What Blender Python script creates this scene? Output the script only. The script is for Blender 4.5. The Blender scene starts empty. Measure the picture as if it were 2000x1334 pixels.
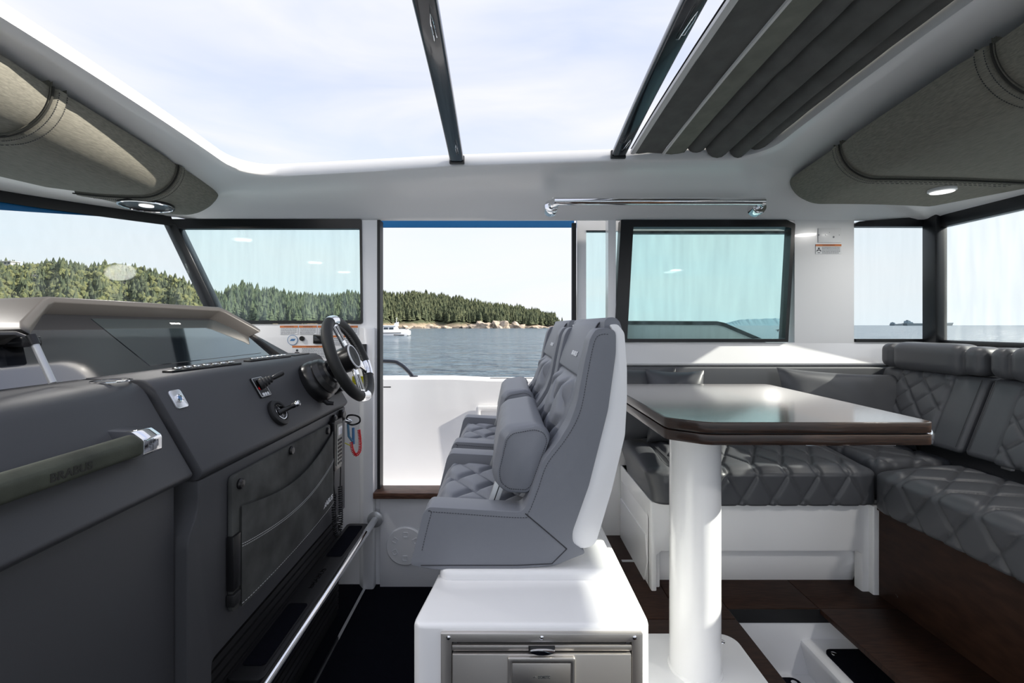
import bpy, bmesh, math, random
import numpy as np
from mathutils import Vector, Matrix
random.seed(7); np.random.seed(7)
PI = math.pi
S = bpy.context.scene
C = S.collection

# ------------------------------------------------------------------ camera
CAM = Vector((0.0, 0.0, 1.48))        # eye height above the helm floor
FPX = 889.0                           # focal length for a 2000 px wide frame
cam_d = bpy.data.cameras.new('camera')
cam_d.sensor_width = 36.0
cam_d.lens = FPX / 2000.0 * 36.0
cam_d.shift_x = 15.0 / 2000.0
cam_d.shift_y = -32.0 / 2000.0
cam_d.clip_start = 0.02
cam_d.clip_end = 20000
cam_o = bpy.data.objects.new('camera', cam_d)
cam_o.location = CAM
cam_o.rotation_euler = (PI / 2, 0, 0)
C.objects.link(cam_o)
S.camera = cam_o

# ------------------------------------------------------------------ exposure
S.view_settings.view_transform = 'Standard'
S.view_settings.look = 'None'
S.view_settings.gamma = 1.0
S.view_settings.use_curve_mapping = False
S.view_settings.exposure = 0.92

# ------------------------------------------------------------------ sky
SKY_STRENGTH = 0.60
w = bpy.data.worlds.new('sky'); S.world = w
w.use_nodes = True
nt = w.node_tree; nt.nodes.clear()
def wn(t, **k):
    n = nt.nodes.new(t)
    for a, b in k.items(): setattr(n, a, b)
    return n
tc = wn('ShaderNodeTexCoord')
sep = wn('ShaderNodeSeparateXYZ')
nt.links.new(tc.outputs['Generated'], sep.inputs[0])
ramp = wn('ShaderNodeValToRGB')
cr = ramp.color_ramp
cr.elements[0].position = 0.0; cr.elements[0].color = (0.80, 0.88, 0.95, 1)
cr.elements[1].position = 1.0; cr.elements[1].color = (0.52, 0.61, 0.90, 1)
e = cr.elements.new(0.16); e.color = (0.80, 0.87, 0.95, 1)
e = cr.elements.new(0.45); e.color = (0.64, 0.71, 0.92, 1)
nt.links.new(sep.outputs['Z'], ramp.inputs[0])
mp = wn('ShaderNodeMapping'); mp.inputs['Scale'].default_value = (1.0, 1.0, 4.2)
mp.inputs['Rotation'].default_value = (0.10, -0.16, 0.5)
nt.links.new(tc.outputs['Generated'], mp.inputs[0])
nz = wn('ShaderNodeTexNoise'); nz.inputs['Scale'].default_value = 1.7
nz.inputs['Detail'].default_value = 6.0; nz.inputs['Roughness'].default_value = 0.5
nz.inputs['Distortion'].default_value = 0.6
nt.links.new(mp.outputs[0], nz.inputs['Vector'])
cl = wn('ShaderNodeValToRGB')
cl.color_ramp.elements[0].position = 0.38; cl.color_ramp.elements[0].color = (0, 0, 0, 1)
cl.color_ramp.elements[1].position = 0.66; cl.color_ramp.elements[1].color = (1, 1, 1, 1)
nt.links.new(nz.outputs['Fac'], cl.inputs[0])
mx = wn('ShaderNodeMixRGB'); mx.inputs[2].default_value = (0.87, 0.875, 0.91, 1)
nt.links.new(cl.outputs[0], mx.inputs[0]); nt.links.new(ramp.outputs[0], mx.inputs[1])
bg = wn('ShaderNodeBackground'); bg.inputs[1].default_value = SKY_STRENGTH
nt.links.new(mx.outputs[0], bg.inputs[0])
wo = wn('ShaderNodeOutputWorld'); nt.links.new(bg.outputs[0], wo.inputs[0])

# ------------------------------------------------------------------ sun: low, from astern
sun_d = bpy.data.lights.new('sun', 'SUN')
sun_d.energy = 5.0; sun_d.angle = math.radians(0.7); sun_d.color = (1.0, 0.93, 0.82)
sun_o = bpy.data.objects.new('sun', sun_d)
SUN_EL, SUN_AZ = math.radians(28.3), math.radians(-6)
sv = Vector((math.cos(SUN_EL) * math.cos(SUN_AZ), math.cos(SUN_EL) * math.sin(SUN_AZ), math.sin(SUN_EL)))
sun_o.rotation_euler = sv.to_track_quat('Z', 'Y').to_euler()
sun_o.location = (30, -3, 16)
C.objects.link(sun_o)

# ------------------------------------------------------------------ helpers
def X(px, D): return (px - 985.0) * D / FPX
def Z(py, D): return CAM.z - (py - 635.0) * D / FPX
def at(px, py, D): return Vector((X(px, D), D, Z(py, D)))

def mat(name, col, rough=0.5, metal=0.0, coat=0.0, bump=0.0, bscale=200.0, var=0.0, vscale=6.0, spec=0.5, stretch=None, emit=0.0, bdetail=2.0):
    m = bpy.data.materials.new(name); m.use_nodes = True
    n = m.node_tree; b = n.nodes['Principled BSDF']
    b.inputs['Base Color'].default_value = (*col, 1)
    b.inputs['Roughness'].default_value = rough
    b.inputs['Metallic'].default_value = metal
    b.inputs['Coat Weight'].default_value = coat
    b.inputs['Coat Roughness'].default_value = 0.05
    b.inputs['Specular IOR Level'].default_value = spec
    if emit:
        b.inputs['Emission Color'].default_value = (*col, 1); b.inputs['Emission Strength'].default_value = emit
    t = n.nodes.new('ShaderNodeTexCoord')
    mpp = n.nodes.new('ShaderNodeMapping')
    if stretch: mpp.inputs['Scale'].default_value = stretch
    n.links.new(t.outputs['Object'], mpp.inputs[0])
    if var:
        z = n.nodes.new('ShaderNodeTexNoise'); z.inputs['Scale'].default_value = vscale; z.inputs['Detail'].default_value = 5
        n.links.new(mpp.outputs[0], z.inputs['Vector'])
        r = n.nodes.new('ShaderNodeValToRGB')
        r.color_ramp.elements[0].position = .3; r.color_ramp.elements[1].position = .7
        r.color_ramp.elements[0].color = (*[c * (1 - var) for c in col], 1)
        r.color_ramp.elements[1].color = (*[min(1, c * (1 + var)) for c in col], 1)
        n.links.new(z.outputs['Fac'], r.inputs[0]); n.links.new(r.outputs[0], b.inputs['Base Color'])
    if bump:
        z = n.nodes.new('ShaderNodeTexNoise'); z.inputs['Scale'].default_value = bscale; z.inputs['Detail'].default_value = bdetail
        n.links.new(mpp.outputs[0], z.inputs['Vector'])
        u = n.nodes.new('ShaderNodeBump'); u.inputs['Strength'].default_value = bump; u.inputs['Distance'].default_value = 0.002
        n.links.new(z.outputs['Fac'], u.inputs['Height']); n.links.new(u.outputs[0], b.inputs['Normal'])
    return m

def glass_mat(name, tint, smear=0.05, refl=1.0):
    m = bpy.data.materials.new(name); m.use_nodes = True
    n = m.node_tree; n.nodes.clear()
    o = n.nodes.new('ShaderNodeOutputMaterial')
    tr = n.nodes.new('ShaderNodeBsdfTransparent'); tr.inputs[0].default_value = (*tint, 1)
    gl = n.nodes.new('ShaderNodeBsdfGlossy'); gl.inputs['Roughness'].default_value = 0.02
    di = n.nodes.new('ShaderNodeBsdfTranslucent'); di.inputs[0].default_value = (.9, .95, .95, 1)
    fr = n.nodes.new('ShaderNodeFresnel'); fr.inputs[0].default_value = 1.10
    mx1 = n.nodes.new('ShaderNodeMixShader'); mx2 = n.nodes.new('ShaderNodeMixShader')
    t = n.nodes.new('ShaderNodeTexCoord'); mpp = n.nodes.new('ShaderNodeMapping'); mpp.inputs['Scale'].default_value = (14, 14, 1.6)
    z = n.nodes.new('ShaderNodeTexNoise'); z.inputs['Scale'].default_value = 1.6; z.inputs['Detail'].default_value = 4
    n.links.new(t.outputs['Object'], mpp.inputs[0]); n.links.new(mpp.outputs[0], z.inputs['Vector'])
    mr = n.nodes.new('ShaderNodeMapRange'); mr.inputs[1].default_value = .35; mr.inputs[2].default_value = .7
    mr.inputs[3].default_value = smear * .25; mr.inputs[4].default_value = smear * 1.6
    n.links.new(z.outputs['Fac'], mr.inputs[0])
    n.links.new(mr.outputs[0], mx2.inputs[0]); n.links.new(tr.outputs[0], mx2.inputs[1]); n.links.new(di.outputs[0], mx2.inputs[2])
    n.links.new(fr.outputs[0], mx1.inputs[0]); n.links.new(mx2.outputs[0], mx1.inputs[1]); n.links.new(gl.outputs[0], mx1.inputs[2])
    n.links.new(mx1.outputs[0], o.inputs[0])
    return m

def srgb(r, g, b):
    f = lambda c: (c / 255 / 12.92) if c <= 10 else ((c / 255 + .055) / 1.055) ** 2.4
    return (f(r), f(g), f(b))

M = {}
M['white'] = mat('gelcoat_white', (.90, .90, .91), .22, coat=.25, spec=.5)
M['warmwhite'] = mat('gelcoat_satin', (.90, .90, .905), .32, coat=.15)
M['frame'] = mat('black_frame', (.008, .009, .011), .3)
M['bar'] = mat('black_bar', (.006, .008, .014), .16, coat=.4)
M['rubber'] = mat('black_rubber', (.012, .012, .013), .5)
M['chrome'] = mat('polished_steel', (.86, .86, .87), .06, 1.0)
M['steel'] = mat('brushed_steel', (.60, .57, .54), .38, .9, bump=.05, bscale=60, stretch=(1, 40, 60))
M['alu'] = mat('satin_aluminium', (.62, .63, .64), .35, .6)
M['dash'] = mat('dash_charcoal', (.056, .057, .063), .52, bump=.12, bscale=900)
M['dash2'] = mat('dash_charcoal_top', (.048, .049, .055), .5, bump=.12, bscale=900)
M['hood'] = mat('hood_bronze_grey', (.050, .047, .046), .45)
M['glossblack'] = mat('gloss_black', (.004, .004, .005), .08, coat=.3)
M['plastic'] = mat('black_plastic', (.008, .008, .009), .3)
M['screen'] = mat('display_glass', (.012, .013, .016), .05, coat=1.0, spec=.9)
M['suede'] = mat('grey_suede', (.052, .054, .052), .85, var=.5, vscale=9, bump=.2, bscale=300)
M['suede2'] = mat('olive_suede', (.050, .055, .040), .85, var=.5, vscale=9, bump=.2, bscale=300)
M['leather'] = mat('grey_leather', (.205, .215, .243), .45, bump=.12, bscale=700, spec=.4)
M['leather2'] = mat('slate_leather', (.082, .085, .094), .42, bump=.12, bscale=700, spec=.45)
M['leather3'] = mat('slate_vinyl', (.12, .125, .135), .45, bump=.12, bscale=700)
M['stitch'] = mat('stitch_thread', (.035, .036, .042), .8)
M['stitchw'] = mat('pale_thread', (.50, .50, .50), .8)
M['pod'] = mat('taupe_fabric', (.215, .208, .175), .9, var=.22, vscale=30, bump=.35, bscale=160, stretch=(10, 1, 10))
M['podseam'] = mat('taupe_piping', (.03, .03, .026), .9)
M['canvas'] = mat('canvas_grey', (.115, .116, .110), .85, var=.15, vscale=14, bump=.3, bscale=40)
M['canvas2'] = mat('canvas_olive', (.19, .195, .165), .85, var=.15, vscale=14, bump=.3, bscale=40)
M['canvasedge'] = mat('canvas_pale_edge', (.75, .75, .74), .6)
M['wood'] = mat('wenge_edge', (.026, .012, .007), .32, var=.6, vscale=22, coat=.4, stretch=(1, 1, 14))
M['floorwood'] = mat('wenge_floor', (.030, .014, .009), .5, var=.45, vscale=14, stretch=(1, 9, 1), spec=.2)
M['panelwood'] = mat('wenge_panel', (.034, .016, .010), .5, var=.35, vscale=6, stretch=(1, 2, 6), spec=.2)
M['sillwood'] = mat('sill_wood', (.11, .055, .036), .4, var=.5, vscale=18, stretch=(1, 8, 8))
M['carpet'] = mat('navy_carpet', (.004, .0045, .008), .98, var=.4, vscale=300, bump=.6, bscale=500, spec=.08)
M['led'] = mat('lamp_or_fill_lens', (.9, .9, .88), .4, emit=.6)
M['blue'] = mat('blue_trim', (.0, .12, .33), .5)
M['label'] = mat('label_paper', (.80, .81, .83), .5)
M['orange'] = mat('label_orange', (.62, .19, .05), .5)
M['ink'] = mat('label_ink', (.04, .045, .05), .6)
M['greyink'] = mat('label_grey_ink', (.20, .21, .23), .6)
M['inkblue'] = mat('label_blue', (.08, .22, .45), .5)
M['yellow'] = mat('label_yellow', (.62, .58, .0), .5)
M['red'] = mat('red_cord', (.75, .012, .02), .35)
M['gblue'] = mat('lanyard_blue', (.08, .22, .35), .5)
M['key'] = mat('keypad_grey', (.36, .36, .33), .5)
M['glass'] = glass_mat('cabin_glass', (.88, .96, .95), .06)
M['glassdark'] = glass_mat('tinted_glass', (.86, .955, .945), .05)
M['glassclear'] = glass_mat('clear_glass', (.93, .96, .96), .03)

# table top: varnished wenge
def wood_top():
    m = mat('wenge_varnished', (.06, .035, .022), .13, coat=.9)
    n = m.node_tree; b = n.nodes['Principled BSDF']
    b.inputs['Coat Roughness'].default_value = .12
    t = n.nodes.new('ShaderNodeTexCoord'); mpp = n.nodes.new('ShaderNodeMapping'); mpp.inputs['Scale'].default_value = (3, 45, 1)
    z = n.nodes.new('ShaderNodeTexNoise'); z.inputs['Scale'].default_value = 3; z.inputs['Detail'].default_value = 8
    n.links.new(t.outputs['Object'], mpp.inputs[0]); n.links.new(mpp.outputs[0], z.inputs['Vector'])
    r = n.nodes.new('ShaderNodeValToRGB'); r.color_ramp.elements[0].position = .35; r.color_ramp.elements[1].position = .7
    r.color_ramp.elements[0].color = (.030, .014, .008, 1); r.color_ramp.elements[1].color = (.12, .058, .03, 1)
    n.links.new(z.outputs['Fac'], r.inputs[0]); n.links.new(r.outputs[0], b.inputs['Base Color'])
    u = n.nodes.new('ShaderNodeBump'); u.inputs['Strength'].default_value = .15; u.inputs['Distance'].default_value = .001
    n.links.new(z.outputs['Fac'], u.inputs['Height']); n.links.new(u.outputs[0], b.inputs['Normal'])
    return m
M['tabletop'] = wood_top()

def wloc(o):
    p = Vector((0, 0, 0))
    while o is not None:
        p += o.location if o.parent is None else (o.matrix_parent_inverse @ o.location)
        o = o.parent
    return p

def tag(o, label=None, cat=None, group=None, kind=None):
    if label: o['label'] = label
    if cat: o['category'] = cat
    if group: o['group'] = group
    if kind: o['kind'] = kind
    return o

def thing(name, label, cat, loc, group=None, kind=None):
    o = bpy.data.objects.new(name, None)
    o.empty_display_size = .05
    o.location = loc; C.objects.link(o)
    return tag(o, label, cat, group, kind)

def par(o, p):
    # parents keep only a translation, so the inverse is a translation too
    if p is None: return
    o.parent = p
    o.matrix_parent_inverse = Matrix.Translation(-Vector(p['_w']) if '_w' in p else -wloc(p))

def shade(me, angle=35):
    me.polygons.foreach_set('use_smooth', [True] * len(me.polygons))
    bm = bmesh.new(); bm.from_mesh(me)
    a = math.radians(angle)
    for ed in bm.edges:
        if len(ed.link_faces) == 2:
            ed.smooth = ed.calc_face_angle(0) < a
        else: ed.smooth = False
    bm.to_mesh(me); bm.free()

WORLD = {}
def obj(name, verts, faces, m, parent=None, bevel=0, seg=2, smooth=35, label=None, cat=None, group=None, kind=None, subd=0, fixn=True):
    V_ = np.array([tuple(v) for v in verts], dtype=float)
    c = (V_.min(0) + V_.max(0)) / 2
    if parent is None: c[2] = V_[:, 2].min()
    me = bpy.data.meshes.new(name)
    me.from_pydata((V_ - c).tolist(), [], [tuple(int(i) for i in f) for f in faces])
    if fixn:
        bm = bmesh.new(); bm.from_mesh(me)
        bmesh.ops.recalc_face_normals(bm, faces=bm.faces)
        if bevel:
            es = [e for e in bm.edges if len(e.link_faces) == 2 and e.calc_face_angle(0) > math.radians(28)]
            if es: bmesh.ops.bevel(bm, geom=es, offset=bevel, offset_type='OFFSET', segments=seg, profile=.5, affect='EDGES', clamp_overlap=True)
        bm.to_mesh(me); bm.free()
    me.materials.append(M[m] if isinstance(m, str) else m)
    if smooth: shade(me, smooth)
    o = bpy.data.objects.new(name, me)
    C.objects.link(o)
    o.location = c
    WORLD[o.name] = Vector(c)
    if parent is not None:
        o.parent = parent
        pw = WORLD.get(parent.name)
        if pw is None: pw = Vector(parent.location)
        o.matrix_parent_inverse = Matrix.Translation(-pw)
    if subd:
        s = o.modifiers.new('sub', 'SUBSURF'); s.levels = subd; s.render_levels = subd
    return tag(o, label, cat, group, kind)

def boxg(x0, x1, y0, y1, z0, z1):
    v = [(x, y, z) for x in (x0, x1) for y in (y0, y1) for z in (z0, z1)]
    f = [(0, 1, 3, 2), (4, 6, 7, 5), (0, 4, 5, 1), (2, 3, 7, 6), (0, 2, 6, 4), (1, 5, 7, 3)]
    return v, f
def join(*gs):
    v, f = [], []
    for a, b in gs:
        k = len(v); v += list(a); f += [tuple(i + k for i in q) for q in b]
    return v, f
def box(name, x0, x1, y0, y1, z0, z1, m, parent=None, bevel=0, **k):
    v, f = boxg(x0, x1, y0, y1, z0, z1)
    return obj(name, v, f, m, parent, bevel, **k)
def prismg(poly, axis, a0, a1):
    n = len(poly); v = []
    for a in (a0, a1):
        for p, q in poly:
            v.append({'x': (a, p, q), 'y': (p, a, q), 'z': (p, q, a)}[axis])
    f = [tuple(range(n - 1, -1, -1)), tuple(range(n, 2 * n))]
    f += [(i, (i + 1) % n, (i + 1) % n + n, i + n) for i in range(n)]
    return v, f
def prism(name, poly, axis, a0, a1, m, parent=None, bevel=0, **k):
    v, f = prismg(poly, axis, a0, a1)
    return obj(name, v, f, m, parent, bevel, **k)
def ringg(outer, inner, y0, y1, axis='y'):
    n = len(outer); v = []
    P = lambda p, q, a: {'x': (a, p, q), 'y': (p, a, q), 'z': (p, q, a)}[axis]
    for a in (y0, y1):
        v += [P(p, q, a) for p, q in outer] + [P(p, q, a) for p, q in inner]
    f = []
    for i in range(n):
        j = (i + 1) % n
        f += [(i, j, n + j, n + i), (2 * n + i, 3 * n + i, 3 * n + j, 2 * n + j), (i, 2 * n + i, 2 * n + j, j), (n + i, n + j, 3 * n + j, 3 * n + i)]
    return v, f
def rpoly(x0, x1, z0, z1, r, n=5):
    out = []
    for cx, cz, a in ((x1 - r, z1 - r, 0), (x0 + r, z1 - r, 90), (x0 + r, z0 + r, 180), (x1 - r, z0 + r, 270)):
        for k in range(n):
            t = math.radians(a + 90 * k / (n - 1))
            out.append((cx + r * math.cos(t), cz + r * math.sin(t)))
    return out
def roundpoly(pts, r, n=4):
    """round the corners of a 2-D polygon"""
    out = []; N = len(pts)
    rr = r if isinstance(r, (list, tuple)) else [r] * N
    for i in range(N):
        a, b, c = Vector(pts[i - 1]), Vector(pts[i]), Vector(pts[(i + 1) % N])
        d = min(rr[i], .45 * (a - b).length, .45 * (c - b).length)
        if d < 1e-6: out.append(tuple(b)); continue
        p0, p2 = b + (a - b).normalized() * d, b + (c - b).normalized() * d
        for k in range(n + 1):
            t = k / n
            q = p0 * (1 - t) ** 2 + b * 2 * t * (1 - t) + p2 * t * t
            out.append(tuple(q))
    return out
def smoothpath(pts, n=6, cyclic=False):
    pts = [Vector(p) for p in pts]; out = []; N = len(pts)
    rng = range(N if cyclic else N - 1)
    for i in rng:
        g = (lambda k: pts[k % N]) if cyclic else (lambda k: pts[max(0, min(N - 1, k))])
        p0, p1, p2, p3 = g(i - 1), g(i), g(i + 1), g(i + 2)
        for k in range(n):
            t = k / n
            out.append(.5 * ((2 * p1) + (p2 - p0) * t + (2 * p0 - 5 * p1 + 4 * p2 - p3) * t * t + (3 * p1 - p0 - 3 * p2 + p3) * t ** 3))
    if not cyclic: out.append(pts[-1])
    return out
def tubeg(pts, r, segs=10, cyclic=False, cap=True, flat=None):
    pts = [Vector(p) for p in pts]; n = len(pts)
    rs = r if isinstance(r, (list, tuple)) else [r] * n
    T = []
    for i in range(n):
        a = pts[i - 1] if (cyclic or i) else pts[0]
        b = pts[(i + 1) % n] if (cyclic or i < n - 1) else pts[-1]
        T.append((b - a).normalized())
    u = T[0].orthogonal().normalized()
    v, f = [], []
    for i in range(n):
        u = (u - T[i] * u.dot(T[i])).normalized()
        wv = T[i].cross(u)
        for k in range(segs):
            t = 2 * PI * k / segs
            v.append(pts[i] + (u * math.cos(t) + wv * math.sin(t)) * rs[i])
    for i in range(n if cyclic else n - 1):
        for k in range(segs):
            j = (i + 1) % n; l = (k + 1) % segs
            f.append((i * segs + k, i * segs + l, j * segs + l, j * segs + k))
    if cap and not cyclic:
        f.append(tuple(range(segs - 1, -1, -1))); f.append(tuple(range((n - 1) * segs, n * segs)))
    return v, f
def tube(name, pts, r, m, parent=None, segs=10, cyclic=False, **k):
    v, f = tubeg(pts, r, segs, cyclic)
    return obj(name, v, f, m, parent, **k)
def latheg(prof, o, d, segs=28):
    o = Vector(o); d = Vector(d).normalized(); u = d.orthogonal().normalized(); wv = d.cross(u)
    v, f = [], []; n = len(prof)
    for r, h in prof:
        for k in range(segs):
            t = 2 * PI * k / segs
            v.append(o + d * h + (u * math.cos(t) + wv * math.sin(t)) * r)
    for i in range(n - 1):
        for k in range(segs):
            l = (k + 1) % segs
            f.append((i * segs + k, i * segs + l, (i + 1) * segs + l, (i + 1) * segs + k))
    f.append(tuple(range(segs - 1, -1, -1))); f.append(tuple(range((n - 1) * segs, n * segs)))
    return v, f
def lathe(name, prof, o, d, m, parent=None, segs=28, **k):
    v, f = latheg(prof, o, d, segs)
    return obj(name, v, f, m, parent, **k)
def ringl(name, prof, o, d, m, parent=None, segs=36, **k):
    v, f = latheg(prof, o, d, segs); f = f[:-2]; n = len(prof)
    f += [((n - 1) * segs + i, (n - 1) * segs + (i + 1) % segs, (i + 1) % segs, i) for i in range(segs)]
    return obj(name, v, f, m, parent, **k)
def sheetg(fn, nu, nv, cu=False):
    v = [fn(i / (nu if cu else nu - 1), j / (nv - 1)) for i in range(nu) for j in range(nv)]
    f = []
    for i in range(nu if cu else nu - 1):
        for j in range(nv - 1):
            a, b = i * nv + j, ((i + 1) % nu) * nv + j
            f.append((a, b, b + 1, a + 1))
    return v, f
def rbox(name, x0, x1, y0, y1, z0, z1, r, m, parent=None, step=.012, quilt=None, warp=None, **k):
    """a padded block: rounded box, pushed out by quilt(p, n), bent by warp(p)"""
    h = np.array([x1 - x0, y1 - y0, z1 - z0]) / 2; c = np.array([x0 + x1, y0 + y1, z0 + z1]) / 2
    r = min(r, h.min() * .99)
    res = [max(4, int(2 * q / step)) for q in h]
    def lin(a):
        n = res[a]; t = np.linspace(-h[a], h[a], n + 1)
        e = np.array([.25, .5, .75, 1.0]) * r
        return np.unique(np.round(np.concatenate([t[(t > -h[a] + r) & (t < h[a] - r)], -h[a] + e, h[a] - e, [-h[a], h[a]]]), 6))
    vs, fs = [], []; off = 0
    for ax in range(3):
        a, b = [q for q in range(3) if q != ax]
        A, B = np.meshgrid(lin(a), lin(b), indexing='ij')
        for sgn in (-1, 1):
            P = np.zeros((A.size, 3)); P[:, a] = A.ravel(); P[:, b] = B.ravel(); P[:, ax] = sgn * h[ax]
            vs.append(P); na, nb = A.shape
            for i in range(na - 1):
                for j in range(nb - 1):
                    q = off + i * nb + j
                    fs.append((q, q + nb, q + nb + 1, q + 1))
            off += A.size
    P = np.concatenate(vs)
    key = np.round(P, 5)
    uq, inv = np.unique(key, axis=0, return_inverse=True); inv = inv.ravel()
    P = uq; fs = [tuple(inv[i] for i in f) for f in fs]
    Q = np.clip(P, -(h - r), h - r); N = P - Q
    N /= np.maximum(np.linalg.norm(N, axis=1, keepdims=True), 1e-9)
    P = Q + N * r + c
    if quilt is not None: P = P + N * np.asarray(quilt(P, N))[:, None]
    if warp is not None: P = warp(P)
    return obj(name, P, fs, m, parent, smooth=180, **k)
def puff(a, b, wa, wb):
    s, t = a / wa + b / wb, a / wa - b / wb
    return (np.abs(np.sin(PI * s)) * np.abs(np.sin(PI * t))) ** .35
def groove(a, b, wa, wb, w=.010):
    s, t = a / wa + b / wb, a / wa - b / wb
    k = 1 / math.sqrt(1 / wa ** 2 + 1 / wb ** 2)              # metres per unit of s, t
    ds, dt = np.abs(s - np.round(s)) * k, np.abs(t - np.round(t)) * k
    return 1 - np.maximum(np.exp(-(ds / w) ** 2), np.exp(-(dt / w) ** 2))
def sstep(a, b, x):
    t = np.clip((x - a) / (b - a), 0, 1); return t * t * (3 - 2 * t)

def text(name, s, size, origin, ux, uy, m, parent=None, depth=.0008, bold=0.0, width=None, **k):
    cu = bpy.data.curves.new(name, 'FONT'); cu.body = s; cu.size = size; cu.extrude = depth; cu.offset = bold
    cu.align_x = 'CENTER'; cu.align_y = 'CENTER'
    o = bpy.data.objects.new(name + '_tmp', cu); C.objects.link(o)
    dg = bpy.context.evaluated_depsgraph_get()
    me = bpy.data.meshes.new_from_object(o.evaluated_get(dg))
    V_ = [v.co.copy() for v in me.vertices]; F_ = [tuple(p.vertices) for p in me.polygons]
    bpy.data.objects.remove(o); bpy.data.meshes.remove(me)
    if width:
        xs = [v.x for v in V_]; sc = width / (max(xs) - min(xs))
        V_ = [Vector((v.x * sc, v.y, v.z)) for v in V_]
    ux, uy = Vector(ux).normalized(), Vector(uy).normalized(); un = ux.cross(uy)
    P = [Vector(origin) + ux * v.x + uy * v.y + un * v.z for v in V_]
    return obj(name, P, F_, m, parent, smooth=0, fixn=False, **k)

def copytree(o, d, label=None, parent=None):
    c = o.copy(); C.objects.link(c)
    if parent is None:
        c.location = o.location + Vector(d)
    else:
        c.parent = parent; c.matrix_parent_inverse = o.matrix_parent_inverse.copy()
    if label: c['label'] = label
    for ch in list(o.children): copytree(ch, d, None, c)
    return c

# ================================================================== THE SETTING
YW = 2.60                              # inside face of the far cabin side
YN = -0.62                             # near cabin side, behind the camera
XA = 2.42                              # aft bulkhead
WT = 2.08                              # top of the window openings

# ---- helm floor (carpet), raised wooden dinette floor in panels around the step well
fl = box('floor', -1.7, .34, YN, YW + .08, -.06, 0, 'carpet', label='dark navy ribbed carpet on the helm floor', cat='floor', kind='structure')
v, f = join(boxg(-.79, -.775, YN, 2.58, 0, .006))
obj('edge_trim', v, f, 'chrome', fl)
for px, py in ((688, 1141), (741, 1133)):
    p = at(px, py, 1.48 * FPX / (py - 635)); p.z = 0
    lathe('mat_snap', [(.009, 0), (.008, .004), (.003, .005)], p, (0, 0, 1), 'chrome', fl, 12)
ft = thing('floor', 'dark wenge wooden floor panels of the raised dinette', 'floor', (1.4, 1.2, .2), kind='structure')
ZF = .28
box('subfloor', .34, .93, YN, YW, .15, ZF - .022, 'rubber', ft)
box('subfloor', .93, XA, 1.94, YW, .15, ZF - .022, 'rubber', ft)
box('subfloor', 1.52, XA, YN, 1.94, .15, ZF - .022, 'rubber', ft)
G = .003
for x0, x1, y0, y1 in ((.34, .52, YN, YW), (.52 + G, .72, 1.86, YW), (.72 + G, .945, 1.86, YW), (.52 + G, .945, 1.2, 1.86 - G), (.52 + G, .945, YN, 1.2 - G),
                       (.945 + G, 1.335 - G, 1.93, YW), (1.335, 1.70, 1.93, YW), (1.335, 1.70, 1.0, 1.93 - G), (1.335, 1.70, YN, 1.0 - G)):
    box('floor_panel', x0, x1, y0, y1, ZF - .022, ZF, 'floorwood', ft, .002)
prism('hatch_joint', [(.548, 1.36), (.552, 1.36), (.552, 2.5), (.548, 2.5)], 'z', ZF, ZF + .0008, 'rubber', ft)
box('floor_plate', X(1214, 2.32), X(1238, 2.32), 2.305, 2.325, ZF, ZF + .002, 'alu', ft)

# ---- step well going down beside the table
sw = thing('step_well', 'white moulded step well in the wooden floor right of the table', 'step well', (1.2, 1.5, 0), kind='structure')
v, f = join(boxg(.93, .945, .7, 1.945, -.02, ZF - .03), boxg(.93, 1.52, 1.93, 1.945, -.02, ZF - .06), boxg(1.5, 1.515, .7, 1.945, -.02, ZF - .03), boxg(.93, 1.52, .7, 1.945, -.03, .0))
obj('well_liner', v, f, 'white', sw)
box('well_edge_band', .93, 1.52, 1.926, 1.945, ZF - .06, ZF - .004, 'rubber', sw)  # black band for the dark edge of the floor's thickness
box('well_edge_band', .93, .949, .7, 1.93, ZF - .03, ZF - .004, 'rubber', sw)
prism('well_step', roundpoly([(1.29, 0), (1.25, .15), (1.5, .15), (1.5, 0)], [.0, .03, 0, 0]), 'y', .7, 1.93, 'white', sw)
mp_ = prism('step_mat', rpoly(1.30, 1.49, .8, 1.86, .03), 'z', .15, .157, 'carpet', sw)
lathe('mat_snap', [(.011, 0), (.01, .004), (.003, .005)], (1.325, 1.83, .157), (0, 0, 1), 'chrome', mp_, 14)
mp_ = prism('floor_mat', rpoly(.97, 1.22, .8, 1.90, .03), 'z', .0, .010, 'carpet', sw)
lathe('mat_snap', [(.013, 0), (.012, .004), (.003, .005)], (1.19, 1.868, .010), (0, 0, 1), 'chrome', mp_, 14)

# ---- far cabin side
g = []
xd0, xd1 = X(737, 2.6), X(1188, 2.6)        # door opening
zs = .512                                   # under the wooden sill
x3a, x3b = X(1203, 2.6), X(1552, 2.6)
z3 = Z(669, 2.6)
g.append(boxg(-2.0, xd0, YW, YW + .07, -.02, Z(633, 2.6)))           # below the side windscreen
g.append(boxg(X(706, 2.6), xd0, YW, YW + .07, Z(633, 2.6), WT + .02))   # post
g.append(boxg(xd0, xd1, YW, YW + .07, -.02, zs))
g.append(boxg(xd1, x3a, YW, YW + .07, -.02, WT + .02))
g.append(boxg(x3a, x3b, YW, YW + .07, -.02, z3))
g.append(boxg(x3b, X(1668, 2.6), YW, YW + .07, -.02, WT + .02))
g.append(boxg(X(1668, 2.6), XA, YW, YW + .07, -.02, Z(668, 2.6)))
v, f = join(*g)
wf = obj('wall_far', v, f, 'white', smooth=0, label='white gelcoat far cabin side with door and windows', cat='wall', kind='structure')
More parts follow.
